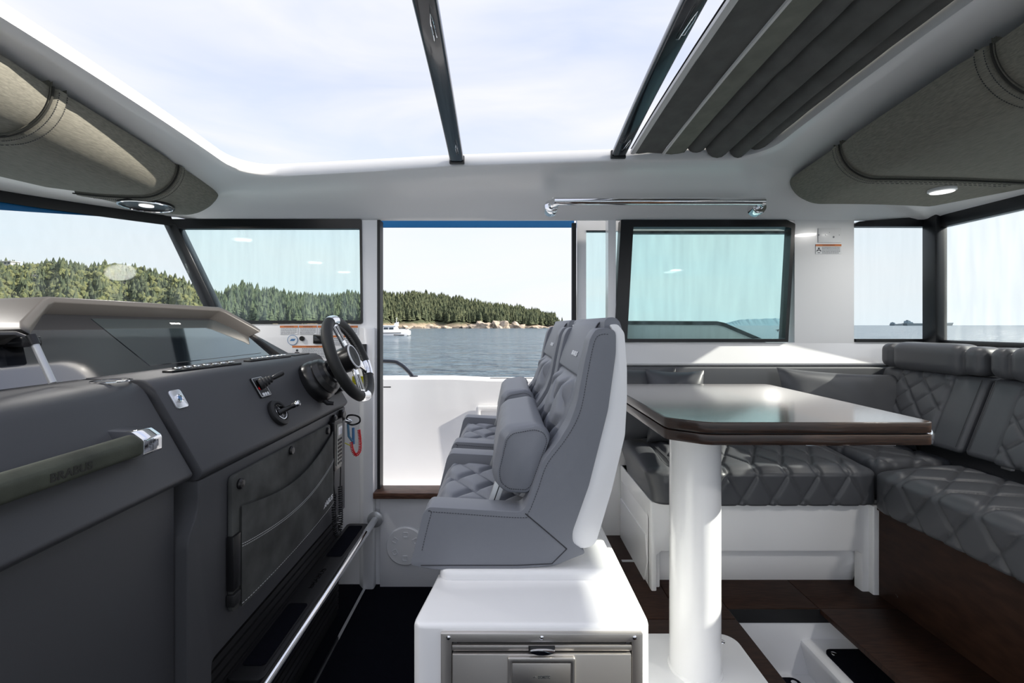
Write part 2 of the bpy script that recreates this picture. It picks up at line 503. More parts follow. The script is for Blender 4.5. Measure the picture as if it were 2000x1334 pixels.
# moulded facets by the door post and under the sill
prism('wall_moulding', [(X(735, 2.6), 2.6), (X(728, 2.54), 2.55), (X(704, 2.5), 2.55), (X(690, 2.5), 2.6)], 'z', -.01, Z(640, 2.55), 'white', wf, .008)
prism('wall_moulding', [(xd0 + .02, 2.6), (xd0 + .02, 2.575), (.34, 2.575), (.34, 2.6)], 'z', -.01, .50, 'white', wf, .006)
prism('wall_moulding', roundpoly([(YW, z3 - .004), (YW - .045, Z(706, 2.55)), (YW - .05, Z(710, 2.55)), (YW - .045, Z(714, 2.55)), (YW, Z(714, 2.55))], [.0, .012, .004, .004, 0]), 'x', xd1, XA - .002, 'white', wf)

# ---- aft bulkhead
g = [boxg(XA, XA + .07, YN, YW + .07, -.02, 1.385), boxg(XA, XA + .07, YN, YN + .1, 1.385, WT + .02)]
v, f = join(*g)
wa = obj('wall_aft', v, f, 'white', smooth=0, label='white aft bulkhead behind the quilted bench', cat='wall', kind='structure')
# ---- near side: low coaming and a post at either end, the doorway between them stands open
v, f = join(boxg(-2.0, XA, YN - .07, YN, -.02, .5), boxg(-2.0, -1.85, YN - .07, YN, .5, WT + .02), boxg(XA - .15, XA, YN - .07, YN, .5, WT + .02))
obj('wall_near', v, f, 'white', smooth=0, label='white near cabin side coaming behind the viewpoint', cat='wall', kind='structure')

# ---- wooden door sill
box('trim_1', xd0 - .005, .35, 2.53, YW + .06, zs, zs + .033, 'sillwood', bevel=.004, label='brown wooden sill strip along the foot of the open doorway', cat='door sill', kind='structure')
# black seal around the doorway
v, f = join(boxg(xd0, xd0 + .017, YW - .004, YW + .06, zs + .033, WT), boxg(X(1117, 2.68), X(1125, 2.68), YW + .071, YW + .1, zs, WT))
obj('trim_2', v, f, 'rubber', smooth=0, label='black rubber seal strips at the sides of the doorway', cat='door seal', kind='structure')
box('trim_3', -.9, .43, 2.80, 2.815, 2.082, 2.16, 'blue', label='blue strip along the roof edge outside the doorway', cat='roof trim', kind='structure')

# ---- windscreen curve in plan (bows forward), reverse raked
WS = [(-1.915, 2.60), (-2.13, 2.37), (-2.34, 2.10), (-2.52, 1.72), (-2.62, 1.32), (-2.64, .98), (-2.62, .64), (-2.52, .24), (-2.34, -.14), (-2.13, -.4), (-1.915, -.62)]
WSs = smoothpath([(a, b, 0) for a, b in WS], 5)
def ws_pt(i, z):
    p = WSs[i]
    t = (2.10 - z) / .54
    q = Vector((-1.2, .98, 0)); d = (q - Vector((p.x, p.y, 0))); d.z = 0
    d = Vector((1, (q.y - p.y) * .12, 0))
    return Vector((p.x, p.y, z)) + d * (.235 * t)
N = len(WSs)
wsn = thing('window_1', 'curved reverse-raked windscreen with black top band', 'windscreen', (-2.3, 1, 1.5), kind='structure')
def strip(z0f, z1f, off=0.0):
    v, f = [], []
    for i in range(N):
        a, b = ws_pt(i, z0f(i)), ws_pt(i, z1f(i))
        v += [a + Vector((off, 0, 0)), b + Vector((off, 0, 0))]
    for i in range(N - 1): f.append((2 * i, 2 * i + 1, 2 * i + 3, 2 * i + 2))
    return v, f
def solid_strip(z0f, z1f, t):
    a, fa = strip(z0f, z1f, 0); b, fb = strip(z0f, z1f, t)
    n = len(a); f = list(fa) + [tuple(i + n for i in q[::-1]) for q in fb]
    for i in range(0, n - 2, 2):
        f += [(i, i + 2, n + i + 2, n + i), (i + 1, n + i + 1, n + i + 3, i + 3)]
    f += [(0, n, n + 1, 1), (n - 2, n - 1, 2 * n - 1, 2 * n - 2)]
    return a + b, f
v, f = solid_strip(lambda i: 1.50, lambda i: 2.11, -.006); obj('pane', v, f, 'glassclear', wsn, smooth=60)
v, f = solid_strip(lambda i: 2.045, lambda i: 2.115, .012); obj('top_band', v, f, 'frame', wsn, smooth=60)
def blue_z(i):
    y = WSs[i].y
    return 2.045 - .07 * max(0, min(1, (2.36 - y) / .5))
v, f = solid_strip(blue_z, lambda i: 2.046, .004); obj('shade_band', v, f, 'blue', wsn, smooth=60)
# pillar between windscreen and side pane
a0, a1 = at(328, 438, 2.6), at(417, 612, 2.6)
d = Vector((.075, 0, 0))
prism('pillar', [(a0.x - .02, a0.z), (a0.x + .055, a0.z), (a1.x + .04, a1.z), (a1.x - .035, a1.z)], 'y', YW - .012, YW + .05, 'frame', wsn, .006)

# ---- side pane ahead of the door
w2 = thing('window_2', 'side pane between windscreen pillar and doorway', 'window', (-1.2, 2.6, 1.5), kind='structure')
ou = [(X(330, 2.6), WT + .005), (X(707, 2.6), WT + .005), (X(709, 2.6), Z(632, 2.6)), (X(428, 2.6), Z(632, 2.6))]
inn = [(X(349, 2.6), Z(447, 2.6)), (X(703, 2.6), Z(447, 2.6)), (X(705, 2.6), Z(626, 2.6)), (X(436, 2.6), Z(626, 2.6))]
v, f = ringg(roundpoly(ou, .012), roundpoly(inn, .012), YW - .008, YW + .03); obj('window_frame', v, f, 'frame', w2, smooth=0)
v, f = prismg([(X(335, 2.6), WT), (X(706, 2.6), WT), (X(707, 2.6), Z(630, 2.6)), (X(430, 2.6), Z(630, 2.6))], 'y', YW + .008, YW + .014); obj('pane', v, f, 'glass', w2, smooth=0)

# ---- sliding door leaf, slid open behind the window
dr = thing('door_1', 'white sliding door leaf slid open behind the side window', 'door', (1.0, 2.75, .5), kind='structure')
D_ = 2.72
ou = [(X(1126, D_), WT), (X(1500, D_), WT), (X(1500, D_), .5), (X(1126, D_), .5)]
z1_, z0_ = Z(452, D_), Z(631, D_)
inn = [(X(1144, D_), z1_), (X(1490, D_), z1_), (X(1482, D_), Z(664, D_)), (X(1144, D_), z0_)]
g = [boxg(X(1126, D_), X(1144, D_), D_ - .015, D_ + .02, .5, WT + .14), boxg(X(1144, D_), X(1560, D_), D_ - .015, D_ + .02, z1_, WT + .14)]
v, f = join(*g)
obj('leaf_frame', v, f, 'white', dr, smooth=0)
# lower body of the leaf with its black top rail running down aft
rail = [(1144, 632), (1405, 632), (1492, 670)]
body = [(X(1126, D_), .5)] + [(X(a, D_), Z(b, D_)) for a, b in [(1126, 632), (1405, 632), (1492, 670)]] + [(X(1600, D_), .5)]
prism('leaf_panel', body, 'y', D_ - .012, D_ + .016, 'white', dr)
pts = [at(a, b, D_ - .02) for a, b in [(1140, 630), (1400, 631), (1415, 634), (1495, 668)]]
v, f = [], []
for p in pts: v += [p + Vector((0, 0, .011)), p - Vector((0, 0, .011)), p + Vector((0, .045, .011)), p + Vector((0, .045, -.011))]
for i in range(3):
    k = 4 * i
    f += [(k, k + 4, k + 5, k + 1), (k, k + 2, k + 6, k + 4), (k + 1, k + 5, k + 7, k + 3), (k + 2, k + 3, k + 7, k + 6)]
obj('leaf_rail', v, f, 'frame', dr, smooth=0)
box('pane_edge', X(1144, D_), X(1190, D_), D_ - .016, D_ + .02, z1_ - .004, z1_ + .003, 'frame', dr)
prism('pane', [(X(1142, D_), z1_ + .01), (X(1600, D_), z1_ + .01), (X(1600, D_), Z(668, D_)), (X(1492, D_), Z(668, D_)), (X(1405, D_), z0_), (X(1142, D_), z0_)], 'y', D_, D_ + .005, 'glassdark', dr)
box('leaf_edge', X(1215, D_), X(1560, D_), D_ - .018, D_ + .02, Z(452, D_), Z(457, D_), 'frame', dr)

# ---- dinette side window
w3 = thing('window_3', 'black framed tinted side window above the dinette', 'window', (1.1, 2.6, 1.38), kind='structure')
ou = roundpoly([(X(1212, 2.6), WT), (X(1534, 2.6), WT), (X(1551, 2.6), Z(438, 2.6)), (X(1537, 2.6), Z(668, 2.6)), (X(1199, 2.6), Z(668, 2.6))], .006)
inn = roundpoly([(X(1236, 2.6), Z(444, 2.6)), (X(1530, 2.6), Z(444, 2.6)), (X(1543, 2.6), Z(446, 2.6)), (X(1531, 2.6), Z(662, 2.6)), (X(1224, 2.6), Z(662, 2.6))], .006)
v, f = ringg(ou, inn, YW - .012, YW + .05); obj('window_frame', v, f, 'frame', w3, smooth=0)
prism('pane', [(X(1214, 2.6), WT - .01), (X(1546, 2.6), WT - .01), (X(1534, 2.6), Z(665, 2.6)), (X(1206, 2.6), Z(665, 2.6))], 'y', YW + .02, YW + .026, 'glass', w3)
def emblem(px, py, D, parent, s=.02):
    c = at(px, py, D)
    v, f = [], []
    for a, b, c2, d2 in ((-1, .4, 1, .8), (-.8, -.1, .7, .3), (-.1, -.6, .25, .9), (-.5, -.9, .3, -.65)):
        k = len(v)
        v += [(c.x + a * s * .6, c.y, c.z + b * s * .5), (c.x + c2 * s * .6, c.y, c.z + (b + .15) * s * .5), (c.x + c2 * s * .6, c.y, c.z + d2 * s * .5), (c.x + a * s * .6, c.y, c.z + (d2 - .2) * s * .5)]
        f.append((k, k + 1, k + 2, k + 3))
    obj('emblem', v, f, 'ink', parent, smooth=0)
emblem(1519, 646, 2.61, w3)

# ---- aft corner windows
w4 = thing('window_4', 'aft corner pane beside the black corner pillar', 'window', (2.2, 2.6, 1.38), kind='structure')
zt4 = Z(433, 2.6)
prism('top_band', [(X(1668, 2.6), Z(437, 2.6)), (X(1676, 2.6), zt4), (XA, WT + .02), (XA, Z(441, 2.55) + .004), (X(1730, 2.6), Z(443, 2.6)), (X(1668, 2.6), Z(443, 2.6))], 'y', YW - .012, YW + .03, 'frame', w4)
box('bottom_band', X(1670, 2.6), XA, YW - .01, YW + .03, Z(668, 2.6), Z(662, 2.6), 'frame', w4)
box('pane', X(1668, 2.6), XA, YW + .008, YW + .014, Z(668, 2.6), WT, 'glassclear', w4)
w5 = thing('window_5', 'aft bulkhead window running on from the black corner pillar', 'window', (XA, 1.5, 1.38), kind='structure')
box('pillar', XA - .035, XA + .03, 2.515, 2.60, 1.375, WT + .02, 'frame', w5, .006)
box('top_band', XA - .012, XA + .03, YN + .1, 2.53, 2.02, WT + .02, 'frame', w5, .004)
box('bottom_band', XA - .012, XA + .03, YN + .1, 2.53, 1.372, 1.398, 'frame', w5, .004)
box('pane', XA + .01, XA + .016, YN + .1, 2.53, 1.38, WT, 'glassclear', w5)
c5 = Vector((XA + .008, 2.36, 1.44))

# ---- roof liner with the big open sunroof
def zin(x, y):
    xs = [-2.4, -1.3, -.9, -.24, .5, 1.25, 2.4]; zz = [2.18, 2.205, 2.225, 2.262, 2.288, 2.300, 2.29]
    return float(np.interp(x, xs, zz)) + .055 * (1 - ((y - 1.0) / 1.25) ** 2)
IX0, IX1, IY0, IY1 = -1.29, 1.275, -.28, 2.25
def ring_pts():
    I, O = [], []
    R = .17; ns, nc = 26, 8
    for k in range(ns):                      # far side, front to aft
        t = k / (ns - 1)
        I.append((IX0 + R + (IX1 - IX0 - 2 * R) * t, IY1)); O.append((-1.75 + (2.30 + 1.75) * t, YW))
    for k in range(1, nc):                   # aft far corner
        a = PI / 2 * (1 - k / nc)
        I.append((IX1 - R + R * math.cos(a), IY1 - R + R * math.sin(a))); O.append((XA - .12 + .12 * math.cos(a), YW - .12 + .12 * math.sin(a)))
    for k in range(ns):
        t = k / (ns - 1)
        I.append((IX1, IY1 - R - (IY1 - IY0 - 2 * R) * t)); O.append((XA, YW - .12 - (YW - YN - .24) * t))
    for k in range(1, nc):
        a = PI / 2 * k / nc
        I.append((IX1 - R + R * math.cos(a), IY0 + R - R * math.sin(a))); O.append((XA - .12 + .12 * math.cos(a), YN + .12 - .12 * math.sin(a)))
    for k in range(ns):
        t = k / (ns - 1)
        I.append((IX1 - R - (IX1 - IX0 - 2 * R) * t, IY0)); O.append((2.30 - (2.30 + 1.75) * t, YN))
    fr = [(p.x, p.y) for p in WSs][::-1]     # near to far
    fr = [(-1.75, YN)] + fr + [(-1.75, YW)]
    L = [0]
    for i in range(1, len(fr)): L.append(L[-1] + math.dist(fr[i], fr[i - 1]))
    def frp(t):
        s = t * L[-1]; return (float(np.interp(s, L, [p[0] for p in fr])), float(np.interp(s, L, [p[1] for p in fr])))
    tot = 2 * (nc - 1) + ns + 1; c = 0
    for k in range(1, nc):
        a = PI / 2 * k / nc; c += 1
        I.append((IX0 + R - R * math.sin(a), IY0 + R - R * math.cos(a))); O.append(frp(c / tot))
    for k in range(ns):
        t = k / (ns - 1); c += 1
        I.append((IX0, IY0 + R + (IY1 - IY0 - 2 * R) * t)); O.append(frp(c / tot))
    for k in range(1, nc):
        a = PI / 2 * k / nc; c += 1
        I.append((IX0 + R - R * math.cos(a), IY1 - R + R * math.sin(a))); O.append(frp(c / tot))
    return I, O
I_, O_ = ring_pts(); NR = len(I_)
rings = []
def mixr(t, dz, zfun=None, scale=1.0):
    out = []
    for (ax, ay), (bx, by) in zip(I_, O_):
        x, y = ax + (bx - ax) * t, ay + (by - ay) * t
        z0 = zin(ax, ay)
        zo = 2.08 if bx > -1.8 else 2.10
        out.append((x, y, z0 + (zo - z0) * dz))
    return out
def top_ring(t, dz):
    return [(ax + (bx - ax) * t, ay + (by - ay) * t, zin(ax, ay) + dz) for (ax, ay), (bx, by) in zip(I_, O_)]
rings.append(top_ring(1.12, .02)); rings.append(top_ring(.9, .055)); rings.append(top_ring(.05, .066)); rings.append(top_ring(.012, .062)); rings.append(top_ring(0, .052))
rings.append(top_ring(0, .010)); rings.append(top_ring(.012, .002))
for t in (.04, .1, .18, .28, .4, .52, .64, .75, .84, .91, .96, 1.0):
    rings.append(mixr(t, t ** 2.0 * .93 + .07 * t ** 8))
rings.append([(x, y, z - .0) for x, y, z in mixr(1.05, 1.0)]); rings.append(top_ring(1.12, .02))
v = [p for r in rings for p in r]; f = []
for i in range(len(rings) - 1):
    for k in range(NR):
        l = (k + 1) % NR
        f.append((i * NR + k, i * NR + l, (i + 1) * NR + l, (i + 1) * NR + k))
obj('ceiling', v, f, 'warmwhite', smooth=50, label='white moulded roof liner around the open sunroof', cat='ceiling', kind='structure')

# ---- outside: side deck, bulwark, foredeck
v, f = join(boxg(-3.2, 5, YW + .07, 3.14, .30, .36), boxg(-3.2, 5, YN - .5, YN - .07, .30, .36))
obj('side_deck', v, f, 'white', smooth=0, label='white side deck outside the doorway', cat='deck', kind='structure')
g = []
xs = np.linspace(-3.2, 5, 30); 
prof = lambda x: 1.118 - .012 * max(0, min(1, (x - (-.15)) / .06))
v, f = [], []
for x in xs.tolist() + [-.15, -.09]: pass
xs = sorted(xs.tolist() + [X(868, 3.15), X(884, 3.15)])
for x in xs:
    zt = prof(x)
    v += [(x, 3.12, .3), (x, 3.13, zt - .012), (x, 3.142, zt), (x, 3.27, zt), (x, 3.29, zt - .02), (x, 3.3, -.9)]
for i in range(len(xs) - 1):
    for k in range(5): f.append((6 * i + k, 6 * i + k + 1, 6 * i + 7 + k, 6 * i + 6 + k))
bw = obj('bulwark', v, f, 'white', smooth=30, label='white bulwark beyond the side deck seen through the doorway', cat='bulwark', kind='structure')
# framed recess in the bulwark
q0, q1 = at(930, 792, 3.12), at(1010, 905, 3.12)
v, f = ringg(rpoly(q0.x, q1.x, q1.z, q0.z, .02), rpoly(q0.x + .03, q1.x - .03, q1.z + .03, q0.z - .03, .015), 3.098, 3.121)
obj('recess_frame', v, f, 'warmwhite', bw, .004)
p = at(741 + 8, 756, 3.1); tube('bulwark_hook', [p, p + Vector((.05, 0, 0))], .004, 'rubber', bw)
p0 = at(900, 738, 3.2)
v, f = join(boxg(X(897, 3.2), X(921, 3.2), 3.17, 3.23, prof(.2), prof(.2) + .006))
obj('flush_cleat', v, f, 'chrome', smooth=0, label='flush steel cleat on the bulwark top', cat='cleat')
box('toe_strip', X(957, 3.2), X(1040, 3.2), 3.19, 3.2, 1.106, 1.110, 'rubber', bw)
pts = smoothpath([at(690, 706, 3.2), at(762, 706, 3.2), at(782, 712, 3.2), at(797, 725, 3.2), at(809, 740, 3.2)], 6)
dk = thing('deck_rail', 'black tubular handrail ending on the bulwark outside the doorway', 'handrail', (-.6, 3.2, 1.11))
tube('rail', pts, .014, 'bar', dk, 12)
lathe('rail_foot', [(.024, 0), (.024, .006), (.016, .010)], (X(810, 3.2), 3.2, 1.117), (0, 0, 1), 'bar', dk, 16)
tube('aft_deck_rail', [at(1046, 730, 3.2), at(1200, 730, 3.2)], .012, 'bar', label='short black rail end beyond the bulwark behind the helm seats', cat='handrail')
v, f = [], []
fd = [(p.x - .15, p.y) for p in WSs]
v = [(x, y, 1.30) for x, y in fd] + [(-5.2 - .9 * math.cos((y - 1) / 2.4), y, 1.25) for x, y in fd]
n = len(fd); f = [(i, i + 1, n + i + 1, n + i) for i in range(n - 1)]
obj('foredeck', v, f, 'white', smooth=0, label='white foredeck ahead of the windscreen', cat='deck', kind='structure')

# ================================================================== ROOF FITTINGS
# ---- black sunroof cross bars with wire hooks
for lab, xc, hk in (('black sunroof cross bar above the helm seats', X(891, 2.2), (1.22, 2.02)), ('black sunroof cross bar beside the folded canvas', X(1211, 2.2), (1.25, 2.03))):
    t = thing('sunroof_bar', lab, 'roof bar', (xc, 2.25, 2.3), 'sunroof cross bars')
    n = 24; v, f = [], []
    prof_ = rpoly(-.034, .034, -.016, .016, .010, 4)
    ys = np.linspace(-.26, 2.245, n)
    sl_ = .042 if xc > 0 else -.022
    for y in ys:
        zc = zin(xc, y) + .03
        v += [(xc - sl_ * (2.2 - y) + a, y, zc + b) for a, b in prof_]
    k = len(prof_)
    for i in range(n - 1):
        for j in range(k): f.append((i * k + j, i * k + (j + 1) % k, (i + 1) * k + (j + 1) % k, (i + 1) * k + j))
    f += [tuple(range(k)), tuple(range((n - 1) * k, n * k))]
    obj('beam', v, f, 'bar', t, smooth=50)
    zc = zin(xc, 2.235) + .028
    box('end_shoe', xc - .037, xc + .037, 2.226, 2.246, zc - .02, zc + .02, 'plastic', t, .004)
    for y0 in hk:
        zz = zin(xc, y0) + .011; xb = xc; xc = xb - sl_ * (2.2 - y0)
        tube('hook', [(xc + .004, y0 + .14, zz), (xc + .006, y0 + .12, zz - .012), (xc + .008, y0 + .03, zz - .014), (xc + .012, y0, zz - .010), (xc + .016, y0 + .03, zz - .014), (xc + .015, y0 + .10, zz - .012), (xc + .013, y0 + .12, zz)], .0016, 'chrome', t, 6); xc = xb

# ---- folded canvas at the aft end of the opening
cv = thing('folded_canvas', 'grey sunroof canvas folded up at the aft end of the opening', 'roof canvas', (.95, 2.2, 2.3))
def canvas_part(name, xz, m, t=.004, wob=.004, nv=44):
    xz = [Vector((a, b, 0)) for a, b in xz]
    def fn(u, vv):
        s = u * (len(xz) - 1); i = min(int(s), len(xz) - 2); p = xz[i].lerp(xz[i + 1], s - i)
        y = -.26 + vv * (2.238 + .26)
        wv = wob * math.sin(9 * y + 5 * p.x) * math.sin(23 * p.x + 3.1 * y) + wob * .6 * math.sin(31 * y + 20 * p.x)
        return (p.x + wv * .5, y, p.y + wv + zin(.9, y) - zin(.9, 2.25))
    v, f = sheetg(fn, max(2, len(xz)), nv)
    return obj(name, v, f, m, cv, smooth=60)
canvas_part('pale_edge', [(.620, 2.335), (.621, 2.322), (.632, 2.318), (.645, 2.322)], 'canvasedge', wob=.001)
canvas_part('front_panel', [(.645, 2.322), (.66, 2.319), (.70, 2.322), (.74, 2.321), (.775, 2.322)], 'canvas', wob=.003)
canvas_part('batten', [(.775, 2.322), (.777, 2.314), (.786, 2.314), (.788, 2.322)], 'canvasedge', wob=0)
canvas_part('middle_panel', [(.788, 2.322), (.82, 2.320), (.855, 2.324), (.885, 2.330)], 'canvas2', wob=.002)
def arc(x0, x1, zt, zb, n=9):
    return [(x0 + (x1 - x0) * (1 - math.cos(PI * k / (n - 1))) / 2, zt - (zt - zb) * math.sin(PI * k / (n - 1)) ** .7) for k in range(n)]
canvas_part('fold', [(.885, 2.330)] + [(.89, 2.37)] + arc(.90, .99, 2.375, 2.325)[1:], 'canvas', wob=.005)
canvas_part('fold', arc(.985, 1.105, 2.385, 2.300), 'canvas', wob=.002)
canvas_part('fold', arc(1.10, 1.195, 2.385, 2.300), 'canvas', wob=.002)
canvas_part('fold', arc(1.19, 1.272, 2.385, 2.325), 'canvas', wob=.002)
canvas_part('back_cover', [(.62, 2.345), (.7, 2.365), (.9, 2.40), (1.1, 2.41), (1.29, 2.39)], 'canvas', wob=.002)

# ---- overhead pods
def pod(side, label):
    sx = 1 if side == 'aft' else -1
    t = thing('overhead_locker', label, 'locker', (sx * 1.75, 1.6, 2.06), 'overhead lockers')
    if side == 'fore':
        xi = lambda y: -1.40 - .11 * max(-.05, y - 1.27)
        xo = lambda y: -2.04 + .30 * (y - 1.84)
        ZI, ZB, ZO, yend = 2.205, 2.062, 2.085, 2.465
    else:
        xi = lambda y: 1.385 + .105 * max(-.05, y - 1.21)
        xo = lambda y: 2.36 - .42 * max(0, y - 2.07)
        ZI, ZB, ZO, yend = 2.262, 2.118, 2.100, 2.46
    sec = []
    A, B = .165, ZI - ZB
    for k in range(15):
        a = PI / 2 * k / 14
        sec.append((A * (1 - math.cos(a)) , ZI - B * math.sin(a) ** (1.0)))
    # sec in (distance from inner edge, z); then flat to the outer edge
    def pt(u, y, off):
        y2 = y
        e = max(0, (y - (yend - .10)) / .10)           # 0..1 over the closing end
        k = math.sqrt(max(0, 1 - e ** 2.6))
        x0, x1 = xi(min(y, 2.42)), xo(min(y, 2.42))
        W = abs(x1 - x0)
        if u < .5:
            s = u / .5 * 14; i = min(13, int(s)); fr = s - i
            dx = sec[i][0] + (sec[i + 1][0] - sec[i][0]) * fr; z = sec[i][1] + (sec[i + 1][1] - sec[i][1]) * fr
        else:
            fr = (u - .5) / .5; dx = A + (W - A) * fr; z = ZB + (ZO - ZB) * fr ** 2
        cx = W * .5
        dx = cx + (dx - cx) * (.86 + .14 * k) if e > 0 else dx
        ztop = ZI + .01
        z = ztop - (ztop - z) * (.32 + .68 * k) if e > 0 else z
        sgn = -1 if side == 'fore' else 1
        nx, nz = (-sgn * math.cos(PI / 2 * min(1, u / .5)), -math.sin(PI / 2 * min(1, u / .5)))
        return Vector((x0 + sgn * dx + nx * off, y, z + nz * off + (zin(x0, y) - zin(x0, 2.2)) * .5 * (1 - min(1, u))))
    nu = 34
    def section(name, y0, y1, off, n, m, parent=t, close=False):
        def fn(u, vv):
            y = y0 + (y1 - y0) * vv
            dd = min(y - y0, y1 - y) if not close else y - y0
            o_ = off - .012 * max(0, 1 - dd / .010) ** 2
            return pt(u, y, o_)
        v, f = sheetg(fn, nu, n)
        # end walls
        top = []
        for col in ([0, n - 1]):
            idx = [i * n + col for i in range(nu)]
            k = len(v); c1, c2 = v[idx[0]].copy(), v[idx[-1]].copy(); c1.z += .02; c2.z += .02
            v += [c1, c2]; f.append(tuple(idx + [k + 1, k]))
        return obj(name, v, f, m, parent, smooth=50)
    s1, s2 = (1.425, 2.075) if side == 'fore' else (1.30, 1.99)
    section('locker_door', .15, s1, .004, 10, 'pod')
    section('locker_door', s1 + .004, s2, .004, 8, 'pod')
    section('locker_end', s2 + .004, yend, .0, 26, 'pod', close=True)
    # piping in the joints and a stitched strap beside each
    for y, wd in ((s1, .06), (s2, .05)):
        tube('piping', [pt(k / 40, y + .002, .003) for k in range(41)], .0035, 'podseam', t, 6)
        sp = section('strap', y + .008, y + wd, .008, 6, 'pod')
        for yy in (y + .018, y + wd - .012):
            v, f = [], []
            for k in range(60):
                a, b = pt(k / 60 * .9 + .02, yy, .0095), pt((k + .55) / 60 * .9 + .02, yy, .0095)
                gg = tubeg([a, b], .0011, 4); v, f = join((v, f), gg)
            obj('stitching', v, f, 'stitch', sp, smooth=0)
    return t, pt
pf, ptf = pod('fore', 'taupe fabric overhead locker above the windscreen with a black speaker')
pa, pta = pod('aft', 'taupe fabric overhead locker above the aft corner with a white lamp')
c = Vector((X(286, 2.20), 2.20, 2.064))
dn = (0.02, 0, -1)
sp = lathe('speaker', [(.100, -.02), (.112, .0), (.112, .008), (.104, .012), (.098, .006), (.06, .004), (.03, .006), (.0, .006)][:7], c, dn, 'plastic', pf, 40)
ringl('speaker_ring', [(.105, .008), (.112, .010), (.112, .013), (.105, .015), (.103, .010)], c, dn, 'chrome', sp, 40)
lathe('lamp_or_fill_lens', [(.030, .005), (.030, .010), (.022, .012)], c, dn, 'led', sp, 24)
c2 = Vector((X(1840, 2.12), 2.12, Z(340, 2.12)))
lp = lathe('lamp', [(.052, -.02), (.052, .004), (.046, .008)], (c2.x, c2.y, 2.108), (0, 0, -1), 'warmwhite', pa, 32)
lathe('lamp_or_fill_lens', [(.046, .006), (.044, .010), (.02, .011)], (c2.x, c2.y, 2.108), (0, 0, -1), 'led', lp, 32)

# ---- grab bar over the window
gb = thing('grab_bar', 'polished steel grab bar on the header above the side window', 'grab bar', (.8, 2.45, 2.12))
ya, zb = 2.37, 2.125
xl, xr = X(1078, 2.4), X(1490, 2.4)
tube('bar', smoothpath([(xl, ya + .13, zb - .02), (xl + .002, ya + .05, zb - .008), (xl + .035, ya + .008, zb - .001), (xl + .09, ya, zb), (xr - .09, ya, zb), (xr - .035, ya + .008, zb - .001), (xr - .002, ya + .05, zb - .008), (xr, ya + .13, zb - .02)], 7), .0195, 'chrome', gb, 16)
for x in (xl, xr):
    lathe('flange', [(.0, -.05), (.038, -.05), (.038, .0), (.035, .007), (.022, .011)][1:], (x, ya + .065, zb - .012), (0, -1, .12), 'chrome', gb, 26)

# ---- plates and printed labels
def warn(px0, px1, py0, py1, D, label, figure=False, rows=5, word=True, group=None):
    a, b = at(px0, py0, D), at(px1, py1, D)
    t = box('warning_label', a.x, b.x, D - .0012, D, b.z, a.z, 'label', label=label, cat='label', group=group, smooth=0)
    H = a.z - b.z; Wd = b.x - a.x; bh = min(.26 * H, .012)
    box('orange_band', a.x, b.x, D - .0018, D - .0012, a.z - bh, a.z, 'orange', t, smooth=0)
    if word: text('warning_word', 'WARNING', bh * .8, ((a.x + b.x) / 2, D - .002, a.z - bh * .52), (1, 0, 0), (0, 0, 1), 'ink', t, .0001, width=min(Wd * .55, .07))
    x0 = a.x + Wd * (.24 if figure else .05)
    v, f = [], []
    for i in range(rows):
        z = a.z - bh - (H - bh) * (i + .7) / (rows + .4); h = (H - bh) / rows * .22
        xx = x0
        end = b.x - Wd * .05 - (Wd * .35 * random.random() if i == rows - 1 else 0)
        while xx < end:
            wd = min(random.uniform(.003, .011), end - xx)
            v, f = join((v, f), boxg(xx, xx + wd, D - .0016, D - .0012, z - h, z + h)); xx += wd + .0016
    obj('print_lines', v, f, 'greyink', t, smooth=0)
    if figure:
        cx = a.x + Wd * .12; cz = (a.z - bh + b.z) / 2; s = (H - bh)
        g = [prismg([(cx + s * .13 * math.cos(q), cz + s * .22 + s * .13 * math.sin(q)) for q in np.linspace(0, 2 * PI, 12, endpoint=False)], 'y', D - .0017, D - .0012)]
        g.append(prismg([(cx - s * .33, cz - s * .15), (cx - s * .2, cz + s * .06), (cx + s * .2, cz + s * .06), (cx + s * .33, cz - s * .15), (cx + s * .22, cz - s * .2), (cx + s * .14, cz - s * .06), (cx - s * .14, cz - s * .06), (cx - s * .22, cz - s * .2)], 'y', D - .0017, D - .0012))
        g.append(prismg([(cx - s * .2, cz - s * .3), (cx + s * .2, cz - s * .3), (cx + s * .12, cz - s * .38), (cx - s * .12, cz - s * .38)], 'y', D - .0017, D - .0012))
        v, f = join(*g); obj('figure_symbol', v, f, 'ink', t, smooth=0)
    return t
DW = 2.598
warn(547, 582, 636, 653, DW, 'small orange headed warning label at the left end of the row under the side pane')
warn(584, 619, 636, 653, DW, 'small orange headed warning label second from the left under the side pane')
warn(621, 656, 636, 653, DW, 'small orange headed warning label behind the rim of the steering wheel')
warn(662, 699, 636, 653, DW, 'small orange headed warning label at the right end of the row under the side pane')
warn(650, 695, 655, 674, DW, 'orange headed warning label seen through the steering wheel', rows=4)
warn(571, 650, 675, 698, DW, 'wide orange headed warning label with a figure symbol behind the steering wheel', True, 6)
warn(1593, 1643, 477, 496, DW, 'orange headed warning label with a figure symbol on the white post between windows', True, 5)
c = at(571.5, 664, DW)
t = lathe('builder_sticker', [(.030, 0), (.030, .0015)], c, (0, -1, 0), 'label', segs=32, label='round white sticker with a blue ring under the warning labels', cat='sticker')
v, f = ringg([(c.x + .029 * math.cos(a), c.z + .029 * math.sin(a)) for a in np.linspace(0, 2 * PI, 32, endpoint=False)], [(c.x + .0265 * math.cos(a), c.z + .0265 * math.sin(a)) for a in np.linspace(0, 2 * PI, 32, endpoint=False)], c.y - .002, c.y - .0015)
obj('blue_ring', v, f, 'inkblue', t, smooth=0)
